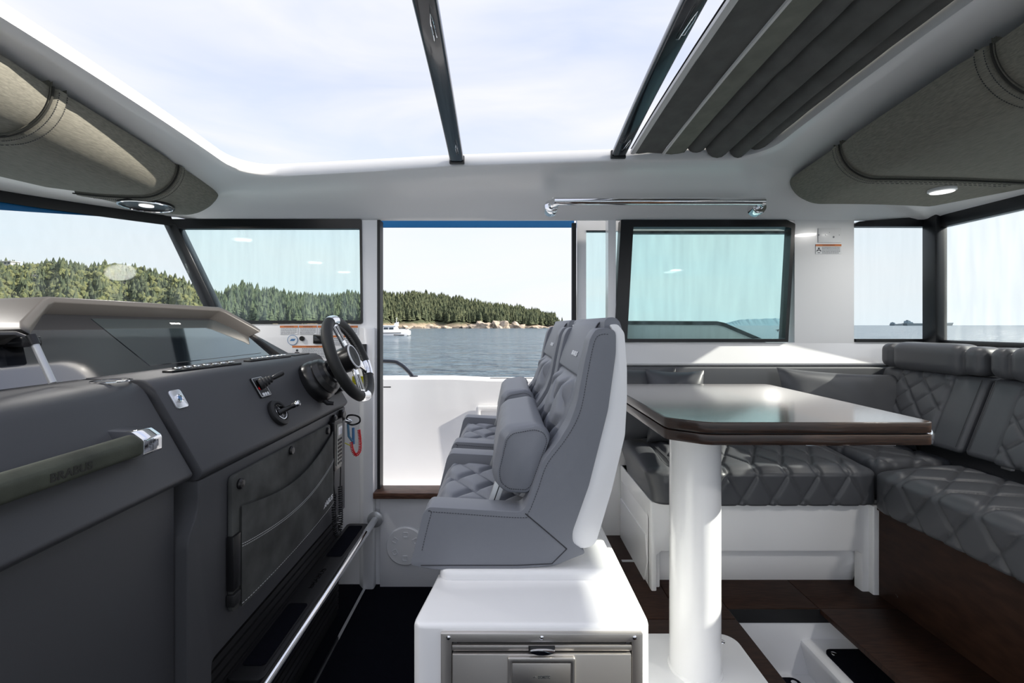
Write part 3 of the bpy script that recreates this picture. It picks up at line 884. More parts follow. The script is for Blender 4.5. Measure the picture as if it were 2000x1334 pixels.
prism('blue_mark', [(c.x - .016, c.z - .006), (c.x + .010, c.z - .006), (c.x + .018, c.z + .007), (c.x - .006, c.z + .007)], 'y', c.y - .002, c.y - .0015, 'inkblue', t)
c = at(590.5, 661, DW)
lathe('rotary_dial', [(.0135, 0), (.0135, .010), (.011, .013), (.004, .013)], c, (0, -1, 0), 'plastic', segs=24, label='small round black knob beside the round sticker', cat='knob')
a, b = at(613, 654, DW), at(642, 671, DW)
t = box('control_display', a.x, b.x, DW - .012, DW, b.z, a.z, 'plastic', None, .002, label='small black display panel behind the steering wheel', cat='display')
box('display_glass', a.x + .006, b.x - .006, DW - .0128, DW - .012, b.z + .012, a.z - .006, 'screen', t)
a, b = at(700, 672, 2.545), at(716, 703, 2.545)
box('black_panel', a.x, b.x, 2.538, 2.55, b.z, a.z, 'plastic', None, .002, label='black switch panel on the white wall behind the steering wheel rim', cat='panel')
a, b = at(688, 735, 2.546), at(709, 751, 2.546)
t = box('yellow_label', a.x, b.x, 2.5445, 2.55, b.z, a.z, 'yellow', label='yellow label low on the wall behind the steering wheel', cat='label', smooth=0)
v, f = [], []
for i in range(5):
    z = a.z - (a.z - b.z) * (i + .6) / 5.4
    v, f = join((v, f), boxg(a.x + .004, b.x - .004 - .01 * (i % 2), 2.5440, 2.5446, z - .001, z + .001))
obj('print_lines', v, f, 'ink', t, smooth=0)
a, b = at(1597, 446, 2.6), at(1642, 474, 2.6)
t = box('wall_plate', a.x, b.x, 2.594, 2.6, b.z, a.z, 'warmwhite', None, .002, label='square white cover plate with screw holes on the post between windows', cat='plate')
for px, py, r in ((1599, 459, .004), (1612, 459, .0025), (1628, 463, .006), (1639, 459, .0022), (1620, 454, .0018)):
    lathe('screw', [(r, 0), (r * .8, .0015)], at(px, py, 2.5945), (0, -1, 0), 'greyink', t, 12)
# round vent low on the wall
c = at(792, 1066, 2.575)
t = lathe('round_vent', [(.108, 0), (.108, .006), (.103, .010), (.010, .010)], (c.x, 2.575, c.z), (0, -1, 0), 'alu', segs=44, label='round white vent low on the wall beside the helm seat', cat='vent')
t.data.materials[0] = M['warmwhite']
for k in range(6):
    a = 2 * PI * k / 6 + .5
    o = Vector((c.x + .066 * math.cos(a), 0, c.z + .066 * math.sin(a)))
    q = [(o.x + .02 * math.cos(a + PI / 2 * j + PI / 4 + .0), o.z + .02 * math.sin(a + PI / 2 * j + PI / 4)) for j in range(4)]
    qi = [(o.x + .015 * math.cos(a + PI / 2 * j + PI / 4 + .0), o.z + .015 * math.sin(a + PI / 2 * j + PI / 4)) for j in range(4)]
    v, f = ringg(roundpoly(q, .004), roundpoly(qi, .003), 2.5625, 2.566)
    obj('vent_lobe', v, f, 'label', t, smooth=0)

# the lockers' lamps are on, and unseen ones are added as fill
def lamp_or_fill_light(parent, loc, w):
    d = bpy.data.lights.new('lamp_or_fill_light', 'AREA'); d.shape = 'DISK'; d.size = .13; d.energy = w; d.color = (1.0, .97, .92)
    o = bpy.data.objects.new('lamp_or_fill_light', d); C.objects.link(o); o.location = loc
    o.parent = parent; o.matrix_parent_inverse = Matrix.Translation(-WORLD.get(parent.name, Vector(parent.location)))
lamp_or_fill_light(pf, (X(286, 2.20), 2.20, 2.045), 3)
lamp_or_fill_light(pa, (c2.x, c2.y, 2.090), 1.6)
for t, x in ((pf, -1.72), (pa, 1.85)):  # added lamps out of view, put in only to brighten the cabin
    for y in (1.1, .35):
        if t is pf or y < 1:
            l = lathe('lamp_or_fill_lens', [(.068, -.02), (.068, .006), (.05, .009)], (x, y, 2.068 if t is pf else 2.105), (0, 0, -1), 'led', t, 24)
            lamp_or_fill_light(t, (x, y, 2.045 if t is pf else 2.07), 6)

# ================================================================== HELM
fx = lambda z: -.945 + (1.335 - z) * .145 / .25           # x of the sloping helm face at height z
FN = Vector((.25, 0, .145)).normalized()                  # its normal
FU = Vector((-.145, 0, .25)).normalized()                 # up along the face
hc = thing('helm_console', 'charcoal helm console with sloping face carrying the steering wheel', 'console', (-1.2, 1.8, 0))
prism('console_top', roundpoly([(-.945, 1.335), (-.80, 1.085), (-.822, 1.062), (-1.6, 1.062), (-1.75, 1.36), (-1.12, 1.338)], [.03, .012, .01, 0, 0, 0]), 'y', 1.212, 2.335, 'dash', hc, .006)
prism('lower_panel', roundpoly([(1.215, 1.064), (1.215, .985), (1.172, .925), (1.172, .0), (1.27, .0), (1.27, .545), (2.33, .545), (2.33, 1.064)], [0, .04, .04, 0, 0, .02, 0, 0]), 'x', -1.6, -.815, 'dash', hc, .006)
v, f = [], []
for k in range(16):
    z = .03 + k * .032
    v, f = join((v, f), boxg(-.87, -.848, 1.27, 2.33, z, z + .022))
obj('ribbed_panel', v, f, 'rubber', hc, smooth=0)
box('kick_panel', -1.6, -.856, 1.27, 2.33, 0, .546, 'rubber', hc)

cc = thing('companion_console', 'charcoal companion console nearest the viewer with a lipped sloping face', 'console', (-1.2, .4, 0))
prism('console_top', roundpoly([(-.958, 1.335), (-.815, 1.087), (-.83, 1.072), (-1.6, 1.072), (-1.75, 1.36), (-1.12, 1.337)], [.045, .008, .006, 0, 0, 0]), 'y', -.45, 1.196, 'dash2', cc, .005)
box('lower_panel', -1.6, -.845, -.45, 1.166, 0, 1.074, 'dash2', cc, .004)
# grab handle wrapped in suede
gh = thing('dash_grab_rail', 'suede wrapped grab handle with chrome end caps across the companion console', 'grab rail', (-.86, .7, 1.2))
hp = roundpoly([(-.848, 1.232), (-.824, 1.215), (-.824, 1.186), (-.842, 1.178), (-.866, 1.190), (-.872, 1.225)], .008)
prism('grip', hp, 'y', .30, 1.035, 'suede2', gh)
for y0, y1 in ((1.035, 1.09), (.24, .30)):
    hp2 = roundpoly([(-.846, 1.237), (-.819, 1.218), (-.819, 1.183), (-.842, 1.172), (-.905, 1.185), (-.915, 1.240)], .006)
    prism('end_cap', hp2, 'y', y0, y1, 'chrome', gh, .003)
# wordmark pressed into the grip, read from the seat
gu = Vector((-.024, 0, .017)).normalized()
text('wordmark', 'BRABUS', .022, Vector((-.8235, .868, 1.2005)), (0, 1, 0), (0, 0, 1), 'podseam', gh, .0004, .0006, width=.085)

# instrument hood and display glass
hd = thing('instrument_hood', 'bronze grey instrument hood arching over the glass displays', 'hood', (-1.3, 1.7, 1.45))
def hoodg(out, inn, x_depth):
    n = len(out); v = []
    sh = lambda z: -1.30 + (1.56 - z) * 1.05
    rows = [[(sh(z) - x_depth, y, z - .012) for y, z in out], [(sh(z), y, z) for y, z in out]]
    mid = [(o[0] + (i[0] - o[0]) * .30, o[1] + (i[1] - o[1]) * .30) for o, i in zip(out, inn)]
    rows += [[(sh(o[1]) + .008, m_[0], m_[1]) for o, m_ in zip(out, mid)], [(sh(o[1]) - .035, i[0], i[1]) for o, i in zip(out, inn)], [(sh(o[1]) - x_depth, i[0], i[1]) for o, i in zip(out, inn)]]
    v = [p for r in rows for p in r]; R = len(rows); f = []
    for a in range(R):
        b = (a + 1) % R
        for i in range(n - 1): f.append((a * n + i, a * n + i + 1, b * n + i + 1, b * n + i))
    f += [tuple(a * n for a in range(R)), tuple(a * n + n - 1 for a in range(R))]
    return v, f
out = [(1.135, 1.470), (1.155, 1.490), (1.275, 1.553), (1.305, 1.562), (2.08, 1.562), (2.11, 1.553), (2.215, 1.476), (2.228, 1.458)]
inn = [(1.185, 1.425), (1.200, 1.436), (1.305, 1.505), (1.322, 1.510), (2.055, 1.505), (2.072, 1.500), (2.165, 1.430), (2.180, 1.420)]
v, f = hoodg(out, inn, .30); obj('hood_shell', v, f, 'hood', hd, .004, smooth=40)
out2 = [(-.45, 1.452), (-.4, 1.466), (1.12, 1.466), (1.14, 1.452)]; inn2 = [(-.45, 1.430), (-.4, 1.434), (1.10, 1.434), (1.12, 1.430)]
hd2 = thing('companion_hood', 'low bronze grey hood over the companion side of the dash', 'hood', (-1.3, .4, 1.43))
v, f = hoodg(out2, inn2, .34); obj('hood_shell', v, f, 'hood', hd2, .004, smooth=40)
v, f = boxg(-1.25, -1.18, 1.115, 1.165, 1.425, 1.452); obj('hinge_block', v, f, 'plastic', hd2, .006)
gp = thing('display_panel', 'dark glossy glass display panel under the instrument hood', 'display', (-1.2, 1.7, 1.33))
def slab(name, q, m, parent, th=.008, **k):
    q = [Vector(p) for p in q]; n = (q[1] - q[0]).cross(q[2] - q[0]).normalized()
    if n.x < 0: n = -n
    v = q + [p - n * th for p in q]; k_ = len(q)
    f = [tuple(range(k_)), tuple(range(2 * k_ - 1, k_ - 1, -1))] + [(i, (i + 1) % k_, (i + 1) % k_ + k_, i + k_) for i in range(k_)]
    return obj(name, v, f, m, parent, **k)
gx = lambda z: -1.115 - (z - 1.335) * 1.25
slab('glass', [(gx(1.336), .95, 1.336), (gx(1.336), 2.20, 1.336), (gx(1.47), 2.205, 1.47), (gx(1.545), 2.09, 1.545), (gx(1.545), 1.30, 1.545), (gx(1.46), 1.14, 1.46)], 'screen', gp, smooth=0)
e_ = lambda y, z: (gx(z) + .0012, y, z + .001)
sc_ = slab('screen', [e_(1.455, 1.350), e_(2.12, 1.350), e_(2.15, 1.46), e_(2.09, 1.50), e_(1.455, 1.50)], 'screen', gp, .0015, smooth=0)
M['screen2'] = mat('display_active', (.016, .022, .026), .04, coat=1.0, spec=.9)
sc_.data.materials[0] = M['screen2']
text('wordmark', 'SIMRAD', .013, (gx(1.486) + .0035, 1.80, 1.486), (0, 1, 0), (-.62, 0, .5), 'label', gp, .0003, .0004, width=.055)
slab('companion_glass', [(gx(1.336), -.45, 1.336), (gx(1.336), .94, 1.336), (gx(1.43), 1.1, 1.43), (gx(1.43), -.45, 1.43)], 'screen', gp, smooth=0)
# triangular side cheek of the binnacle
slab('side_cheek', [(gx(1.336) + .03, 2.215, 1.336), (gx(1.336) + .03, 2.30, 1.336), (gx(1.44) + .02, 2.215, 1.44), (gx(1.44) + .01, 2.20, 1.44)], 'hood', gp, .02)
# prop strut
pp = thing('hood_strut', 'pale metal strut propping up the companion hood', 'strut', tuple(at(103, 746, 1.06)))
a, b = at(103, 748, 1.06), at(60, 655, 1.06)
tube('rod', [a, a.lerp(b, .82)], .0075, 'alu', pp, 14)
tube('socket', [a.lerp(b, .80), b], .010, 'plastic', pp, 14)
# recessed ring on dash top
ringl('cup_holder_ring', [(.036, -.003), (.043, -.002), (.043, .001), (.040, .002), (.036, .001)], (-1.005, 1.165, 1.338), (0, 0, 1), 'chrome', None, 36, label='chrome cup holder ring set in the top of the dash', cat='cup holder')
# switch rows
for lab, x0, x1, y0, y1, n in (('row of small chrome switches along the dash edge in front of the display', -1.015, -.985, 1.39, 1.66, 7), ('row of small chrome switches on the dash edge nearer the far wall', -1.005, -.985, 1.80, 2.05, 7)):
    t = thing('switch_row', lab, 'switches', ((x0 + x1) / 2, (y0 + y1) / 2, 1.337), 'dash switch rows')
    prism('switch_base', [(x0 - .016, y0 - .02), (x0 + .016, y0 - .02), (x1 + .016, y1 + .02), (x1 - .016, y1 + .02)], 'z', 1.335, 1.343, 'plastic', t, .002)
    for i in range(n):
        u = (i + .5) / n; x, y = x0 + (x1 - x0) * u, y0 + (y1 - y0) * u
        box('switch', x - .009, x + .009, y - .012, y + .012, 1.343, 1.350, 'chrome', t, .003)
box('dash_trim_plate', -1.04, -.975, 2.12, 2.28, 1.335, 1.341, 'plastic', None, .002, label='dark plate on the dash top beside the far wall', cat='plate')

def onface(y, z): return Vector((fx(z), y, z))
def facebox(name, y, z, wy, hz, th, m, parent=None, r=.004, off=0, **k):
    o = onface(y, z) + FN * off
    pl = rpoly(-wy / 2, wy / 2, -hz / 2, hz / 2, r)
    v = [o + Vector((0, 1, 0)) * a + FU * b for a, b in pl] + [o + FN * th + Vector((0, 1, 0)) * a + FU * b for a, b in pl]
    n = len(pl); f = [tuple(range(n)), tuple(range(n, 2 * n))] + [(i, (i + 1) % n, (i + 1) % n + n, i + n) for i in range(n)]
    return obj(name, v, f, m, parent, .0008, **k)
def face_yz(px, py):
    # depth where the view ray meets the sloping face
    a = (px - 985) / FPX; b = (py - 635) / FPX
    D = (-.945 + (1.335 - CAM.z) * .58) / (a - .58 * b)
    return D, CAM.z - b * D
# chrome start button plate
y, z = face_yz(347, 780)
t = thing('start_button', 'square chrome plate with a round push button on the helm face', 'button', tuple(onface(y, z)))
facebox('button_plate', y, z, .046, .056, .004, 'chrome', t, .008)
t.children[0].data.materials[0] = M['alu2'] = mat('bright_satin_plate', (.80, .81, .83), .22, .7)
lathe('button', [(.012, 0), (.012, .006), (.009, .007), (.008, .005), (.003, .005)], onface(y, z) + FN * .003, FN, 'chrome', t, 24)
# bow thruster joystick
y, z = face_yz(508, 757)
t = thing('joystick_panel', 'black joystick panel with ribbed lever and three white buttons', 'joystick', tuple(onface(y, z)))
facebox('plate', y, z, .072, .082, .006, 'plastic', t, .006)
v, f = ringg(rpoly(-.034, .034, -.039, .039, .005), rpoly(-.031, .031, -.036, .036, .004), 0, .001)
o = onface(y, z) + FN * .006
obj('plate_border', [o + Vector((0, 1, 0)) * p[0] + FU * p[2] + FN * p[1] for p in v], f, 'alu', t, smooth=0)
o = onface(y - .004, z + .008) + FN * .005
d_ = (FN + Vector((0.15, .75, .12))).normalized()
lathe('boot', [(.020, 0), (.021, .012), (.018, .016), (.019, .022), (.016, .026), (.017, .032), (.013, .036), (.014, .042), (.009, .048), (.006, .05)], o, d_, 'rubber', t, 22)
lathe('lever', [(.007, .045), (.0085, .055), (.010, .085), (.008, .090)], o, d_, 'plastic', t, 18)
for i in range(3):
    lathe('push_button', [(.0065, 0), (.0065, .002), (.004, .003)], onface(y - .010 + .0155 * (i - .3), z - .026) + FN * .006, FN, 'label', t, 16)
slab('red_arrow', [onface(y - .026, z - .004) + FN * .0075, onface(y - .018, z - .010) + FN * .0075, onface(y - .018, z + .002) + FN * .0075], 'red', t, .001, smooth=0)
text('plate_print', 'thruster', .008, o + FU * .022 + FN * .002 - Vector((0, .006, 0)), (0, 1, 0), FU, 'greyink', t, .0002)
# round jog controller
y, z = face_yz(541, 808)
t = thing('jog_controller', 'round black controller with a chrome tipped lever low on the helm face', 'controller', tuple(onface(y, z)))
lathe('bezel', [(.050, 0), (.052, .008), (.050, .015), (.044, .018), (.036, .018), (.034, .010), (.010, .010)], onface(y, z), FN, 'rubber', t, 36)
lathe('inner_ring', [(.034, .009), (.034, .015), (.029, .017), (.027, .012), (.012, .011)], onface(y, z), FN, 'glossblack', t, 32)
ringl('chrome_arc', [(.0275, .012), (.0290, .0185), (.0310, .0185), (.0325, .012)], onface(y, z), FN, 'chrome', t, 32)
d_ = (FN + Vector((.1, .55, .0))).normalized()
lathe('lever', [(.012, 0), (.009, .02), (.008, .045), (.010, .05), (.010, .062)], onface(y, z) + FN * .008, d_, 'plastic', t, 18)
lathe('lever_tip', [(.010, .060), (.0115, .064), (.0115, .074), (.007, .079)], onface(y, z) + FN * .008, d_, 'chrome', t, 18)

# steering column and wheel
YC = 2.08
WC = at(682, 700, YC)                                      # wheel centre
th_ = math.radians(23)
WN = Vector((math.cos(th_), 0, math.sin(th_))); WU = Vector((-math.sin(th_), 0, math.cos(th_))); WY = Vector((0, 1, 0))
y_, z_ = YC - .01, 1.212
B0 = onface(YC, z_)
stc = thing('steering_column', 'black bellows steering column with tilt lever', 'steering column', tuple(B0))
ax = (WC - B0); L_ = ax.length; ax.normalize()
lathe('boot', [(.098, -.012), (.100, .02), (.095, .045), (.086, .055), (.089, .062), (.080, .085), (.066, .094), (.060, .098), (.058, .108), (.040, .112)], B0, FN.lerp(ax, .4).normalized(), 'plastic', stc, 40)
tube('shaft', [B0 + ax * .07, B0 + ax * (L_ - .03)], .036, 'plastic', stc, 26)
tube('collar', [B0 + ax * (L_ * .60), B0 + ax * (L_ * .74)], .047, 'rubber', stc, 26)
tube('adjuster', [B0 + ax * (L_ * .50) + Vector((0, -.03, .012)), B0 + ax * (L_ * .64) + Vector((0, -.035, .012))], .016, 'glossblack', stc, 16)
tube('tilt_lever', [B0 + Vector((.045, -.03, -.055)), B0 + Vector((.075, -.02, -.085)), B0 + Vector((.10, -.015, -.088))], [.012, .011, .008], 'rubber', stc, 10)
tube('screw', [B0 + ax * (L_ * .70) + Vector((0, -.04, -.03)), B0 + ax * (L_ * .70) + Vector((.006, -.055, -.034))], .007, 'chrome', stc, 10)
sw_ = thing('steering_wheel', 'black leather steering wheel with chrome spokes and round hub', 'steering wheel', tuple(WC - WU * .2))
R_ = .186
def wp(a, r=R_, n=0): return WC + (WU * math.sin(a) + WY * math.cos(a)) * r + WN * n
spk = [math.radians(97), math.radians(-22), math.radians(-98)]   # measured from far side (+y) towards the top
v, f = tubeg([wp(2 * PI * k / 72) for k in range(72)], .0245, 16, True)
obj('rim', v, f, 'rimleather' if 'rimleather' in M else M.setdefault('rimleather', mat('rim_leather', (.012, .013, .013), .55, bump=.25, bscale=900)), sw_, smooth=60)
v, f = [], []
for k in range(150):
    a = 2 * PI * k / 150
    if any(abs((a - s + PI) % (2 * PI) - PI) < .24 for s in spk): continue
    c0 = wp(a, R_ - .0242, .006); c1 = wp(a + .02, R_ - .0242, -.004)
    v, f = join((v, f), tubeg([c0, c1], .0008, 4))
obj('rim_stitching', v, f, 'stitchw', sw_, smooth=0)
for i, s in enumerate(spk):
    # chrome sleeve on the rim and a spoke running in to the hub
    v, f = tubeg([wp(s + .20 * (k / 8 - .5) * 2, R_, .0015) for k in range(9)], .0252, 16)
    sl = obj('spoke_sleeve', v, f, 'chrome', sw_, smooth=60)
    t_ = (WU * math.cos(s) - WY * math.sin(s))
    w0, w1 = .026, .022
    dir_ = (WU * math.sin(s) + WY * math.cos(s))
    q = []
    for r, wd, n0 in ((.045, w1, .006), (.11, w1, .004), (.168, w0 + .006, .002)):
        q.append([WC + dir_ * r + t_ * a * wd + WN * (n0 + b * .009) for a, b in ((-1, -.7), (-1, .6), (-.75, 1), (.75, 1), (1, .6), (1, -.7))])
    v = [p for r in q for p in r]; f = []
    for a in range(2):
        for b in range(6): f.append((6 * a + b, 6 * a + (b + 1) % 6, 6 * a + 6 + (b + 1) % 6, 6 * a + 6 + b))
    f += [tuple(range(6)), tuple(range(12, 18))]
    sp = obj('spoke', v, f, 'chrome', sw_, .002)
    # black inlay
    q = [WC + dir_ * r + t_ * a + WN * (.0142 if r > .1 else .0162) for r, a in ((.085, -.011), (.158, -.015), (.158, .015), (.085, .011))]
    if i != 1:
        slab('inlay', q, 'glossblack', sp, .0015, smooth=0)
lathe('hub', [(.052, -.045), (.058, -.030), (.060, .0), (.060, .020), (.056, .025), (.03, .025)], WC, WN, 'plastic', sw_, 40)
ringl('hub_ring', [(.050, .024), (.0505, .028), (.0565, .028), (.0575, .023)], WC, WN, 'label', sw_, 40)
hb = lathe('hub_cap', [(.050, .02), (.050, .027), (.02, .0275)], WC, WN, 'suede', sw_, 40)
v, f = [], []
for q in ([(-.004, -.014), (.004, -.012), (.001, .012), (-.003, .010)], [(.002, -.002), (.010, -.010), (.012, -.008), (.004, .004)]):
    v, f = join((v, f), ([WC + WY * a + WU * b + WN * .0283 for a, b in q], [(0, 1, 2, 3)]))
obj('hub_emblem', v, f, 'podseam', hb, smooth=0)
# engine control lever behind the wheel
y, z = 2.27, 1.185
tl = thing('throttle_control', 'black and chrome engine control behind the lower rim of the wheel', 'throttle', tuple(onface(y, z)))
facebox('control_base', y, z, .10, .11, .045, 'plastic', tl, .015)
facebox('chrome_bezel', y - .0, z - .012, .075, .045, .012, 'chrome', tl, .006, .045)
facebox('lever_head', y, z - .012, .05, .028, .016, 'glossblack', tl, .005, .05)

# ---- stowage pouch on the lower panel
px_ = -.812
sp = thing('stowage_pouch', 'grey suede stowage pouch snapped to the lower helm panel', 'pouch', (px_, 1.7, .64))
pz0, pz1, py0, py1 = .632, 1.035, 1.335, 2.09
prism('back_panel', roundpoly([(py0, pz0), (py1, pz0 + .02), (py1, pz1 - .008), (py0, pz1)], .02), 'x', px_, px_ + .014, 'suede', sp, .003)
def pocket(u, vv):
    y = py0 + .035 + (py1 - py0 - .02) * u
    ztop = .935 + .06 * math.sin(PI * min(1, max(0, u))) * -1 + .055 * u
    z0 = pz0 + .002 + .02 * u
    z = z0 + (ztop - z0) * vv
    b = .010 + .022 * math.sin(PI * min(1, max(0, u))) ** .6 * (1 - .35 * abs(2 * vv - 1) ** 2)
    return Vector((px_ + .012 + b, y, z))
v, f = sheetg(pocket, 30, 14); n0 = len(v)
v2 = [p - Vector((.004, 0, 0)) for p in v]
f2 = [tuple(i + n0 for i in q[::-1]) for q in f]
edge = []
for i in range(29): edge += [(i * 14, (i + 1) * 14, n0 + (i + 1) * 14, n0 + i * 14), (i * 14 + 13, n0 + i * 14 + 13, n0 + (i + 1) * 14 + 13, (i + 1) * 14 + 13)]
pk = obj('pocket', v + v2, f + f2 + edge, 'suede', sp, smooth=60)
for vv in (.60, .625):
    v, f = [], []
    for k in range(90):
        a, b = pocket(k / 90, vv) + Vector((.001, 0, 0)), pocket((k + .6) / 90, vv) + Vector((.001, 0, 0))
        v, f = join((v, f), tubeg([a, b], .0010, 4))
    obj('stitching', v, f, 'stitchw', pk, smooth=0)
v, f = [], []
for k in range(60):
    a, b = pocket(k / 60, .03) + Vector((.001, 0, 0)), pocket((k + .6) / 60, .03) + Vector((.001, 0, 0))
    v, f = join((v, f), tubeg([a, b], .0009, 4))
obj('stitching', v, f, 'stitchw', pk, smooth=0)
for py, pz in ((1.372, 1.002), (1.70, 1.012), (2.05, 1.004)):
    lathe('snap_button', [(.016, 0), (.016, .005), (.012, .010), (.004, .011)], (px_ + .014, py, pz), (1, 0, 0), 'plastic', sp, 20)
box('side_strap', px_, px_ + .022, py0 - .006, py0 + .032, .70, .86, 'plastic', sp, .003)
box('side_strap', px_, px_ + .024, py0 - .008, py0 + .028, .655, .69, 'rubber', sp, .003)
text('wordmark', 'BRABUS', .032, (px_ + .0345, 2.005, .700), (0, 1, .06), (0, 0, 1), 'label', sp, .0004, .0008, width=.115)

# ---- fold-down footrest
fr = thing('footrest', 'black fold-down footrest board with a polished steel front tube', 'footrest', (-.75, 1.8, .46))
zf = .402
prism('board', rpoly(-.852, -.736, 1.385, 2.475, .02), 'z', zf - .016, zf, 'rubber', fr, .003)
for y0, y1 in ((1.44, 1.76), (2.12, 2.44)):
    gpd = prism('grip_pad', rpoly(-.832, -.758, y0, y1, .012), 'z', zf, zf + .003, 'carpet', fr)
    for x in (-.838, -.750): box('groove_line', x - .001, x + .001, y0 - .02, y1 + .02, zf, zf + .0012, 'plastic', gpd)
text('wordmark', 'BRABUS', .03, (-.795, 1.94, zf + .0006), (0, 1, 0), (-1, 0, 0), 'glossblack', fr, .0004, .0004, width=.15)
tube('front_tube', [(-.722, 1.25, zf - .008), (-.722, 2.38, zf - .008)], .0165, 'chrome', fr, 18)
tube('tube_end', [(-.722, 2.37, zf - .008), (-.722, 2.535, zf - .008)], .0175, 'alu', fr, 18)
lathe('wall_flange', [(.044, 0), (.044, .008), (.038, .012), (.018, .012)], (-.722, 2.549, zf - .008), (0, -1, 0), 'alu', fr, 28)
prism('lower_bracket', [(-.85, .385), (-.73, .385), (-.76, .34), (-.85, .27)], 'y', 2.28, 2.31, 'rubber', fr)

# ---- radio handset with coiled cord
rh = thing('radio_handset', 'black radio handset with a keypad and coiled cord on the helm panel', 'radio handset', (-.8, 2.17, .9))
def hs(px, py, D): return at(px, py, D)
hx = -.795
prism('handset_back', roundpoly([(2.10, 1.035), (2.205, 1.035), (2.21, .965), (2.195, .80), (2.10, .80), (2.105, .95)], .012), 'x', hx - .018, hx + .012, 'plastic', rh, .005)
prism('keypad_face', roundpoly([(2.125, 1.015), (2.19, 1.012), (2.192, .96), (2.182, .815), (2.118, .822), (2.122, .95)], .008), 'x', hx + .012, hx + .016, 'key', rh, .001)
box('handset_screen', hx + .016, hx + .0175, 2.135, 2.183, .962, 1.0, 'alu2', rh)
for r in range(7):
    for c_ in range(3):
        box('key', hx + .016, hx + .019, 2.130 + c_ * .018, 2.142 + c_ * .018, .828 + r * .018, .838 + r * .018, 'plastic', rh, .001)
lathe('hang_clip', [(.022, 0), (.022, .012), (.014, .018)], (hx - .015, 2.15, 1.035), (1, 0, 0), 'plastic', rh, 20)
def coil(path, rc, turns, rw, name, m, parent, pts_per=10):
    path = smoothpath(path, 12); n = len(path)
    L = [0]
    for i in range(1, n): L.append(L[-1] + (path[i] - path[i - 1]).length)
    out = []
    K = turns * pts_per
    up = Vector((1, 0, 0))
    for k in range(K + 1):
        s = L[-1] * k / K
        i = max(0, min(n - 2, int(np.searchsorted(L, s)) - 1)); fr_ = (s - L[i]) / max(1e-9, L[i + 1] - L[i])
        p = path[i].lerp(path[i + 1], fr_); T = (path[i + 1] - path[i]).normalized()
        a = (up - T * up.dot(T)).normalized(); b = T.cross(a)
        q = 2 * PI * k / pts_per
        out.append(p + (a * math.cos(q) + b * math.sin(q)) * rc)
    return tube(name, out, rw, m, parent, 5)
tube('cord_lead', [(hx, 2.125, .80), (hx, 2.12, .74), (hx, 2.13, .69)], .003, 'rubber', rh, 6)
coil([(hx, 2.13, .69), (hx + .002, 2.12, .60), (hx + .004, 2.14, .50), (hx + .004, 2.175, .487), (hx + .002, 2.205, .52), (hx, 2.21, .62), (hx, 2.205, .70)], .009, 42, .0030, 'coiled_cord', 'rubber', rh)
tube('cord_lead', [(hx, 2.205, .70), (hx, 2.212, .78), (hx, 2.205, .86)], .003, 'rubber', rh, 6)

# ---- ignition keys with red kill-cord
ky = thing('kill_switch', 'ignition switch with keys and a red coiled kill cord', 'kill switch', (-.79, 2.25, 1.0))
lathe('switch_housing', [(.028, 0), (.028, .016), (.022, .022), (.010, .022)], (hx - .015, 2.245, 1.035), (1, 0, 0), 'plastic', ky, 22)
tube('key_ring', smoothpath([(hx + .02, 2.25, 1.03), (hx + .05, 2.25, 1.035), (hx + .075, 2.26, 1.022), (hx + .072, 2.27, .995), (hx + .04, 2.26, .985), (hx + .018, 2.25, 1.0)], 5, True), .0045, 'glossblack', ky, 8, True)
tube('key_blade', [(hx + .022, 2.25, .99), (hx + .026, 2.25, .93), (hx + .045, 2.25, .905)], .006, 'gblue', ky, 8)
tube('key_blade', [(hx + .045, 2.26, .97), (hx + .046, 2.262, .89)], .007, 'inkblue', ky, 8)
tube('key_blade', [(hx + .010, 2.24, .90), (hx + .035, 2.248, .885)], .0025, 'yellow', ky, 6)
lathe('toggle', [(.012, 0), (.010, .02), (.006, .03)], (hx + .01, 2.252, 1.01), (.9, .2, -.3), 'chrome', ky, 14)
coil([(hx + .072, 2.262, .96), (hx + .078, 2.262, .90), (hx + .076, 2.262, .855), (hx + .058, 2.26, .835), (hx + .042, 2.258, .86), (hx + .036, 2.255, .90)], .0065, 26, .0026, 'kill_cord', 'red', ky)

# ================================================================== HELM SEATS
DS = 1.20
def s2(px, py): return (X(px, DS), Z(py, DS))
pd = thing('seat_pedestal', 'white moulded pedestal carrying the helm seats with a fridge in its end', 'pedestal', (.06, 1.6, 0))
pedp = [(-.205, 1.016), (.326, 1.016), (.322, 2.50), (-.168, 2.50), (-.172, 1.25)]
prism('pedestal_body', roundpoly([(-.208, 1.014), (.328, 1.014), (.322, 2.50), (-.165, 2.50), (-.178, 1.22)], [.03, .03, .02, .02, .05]), 'z', 0, .812, 'white', pd, .016, seg=4)
prism('seat_plinth', roundpoly([(-.172, 1.19), (.30, 1.19), (.30, 2.46), (-.160, 2.46)], .03), 'z', .806, .838, 'white', pd, .012, seg=3)

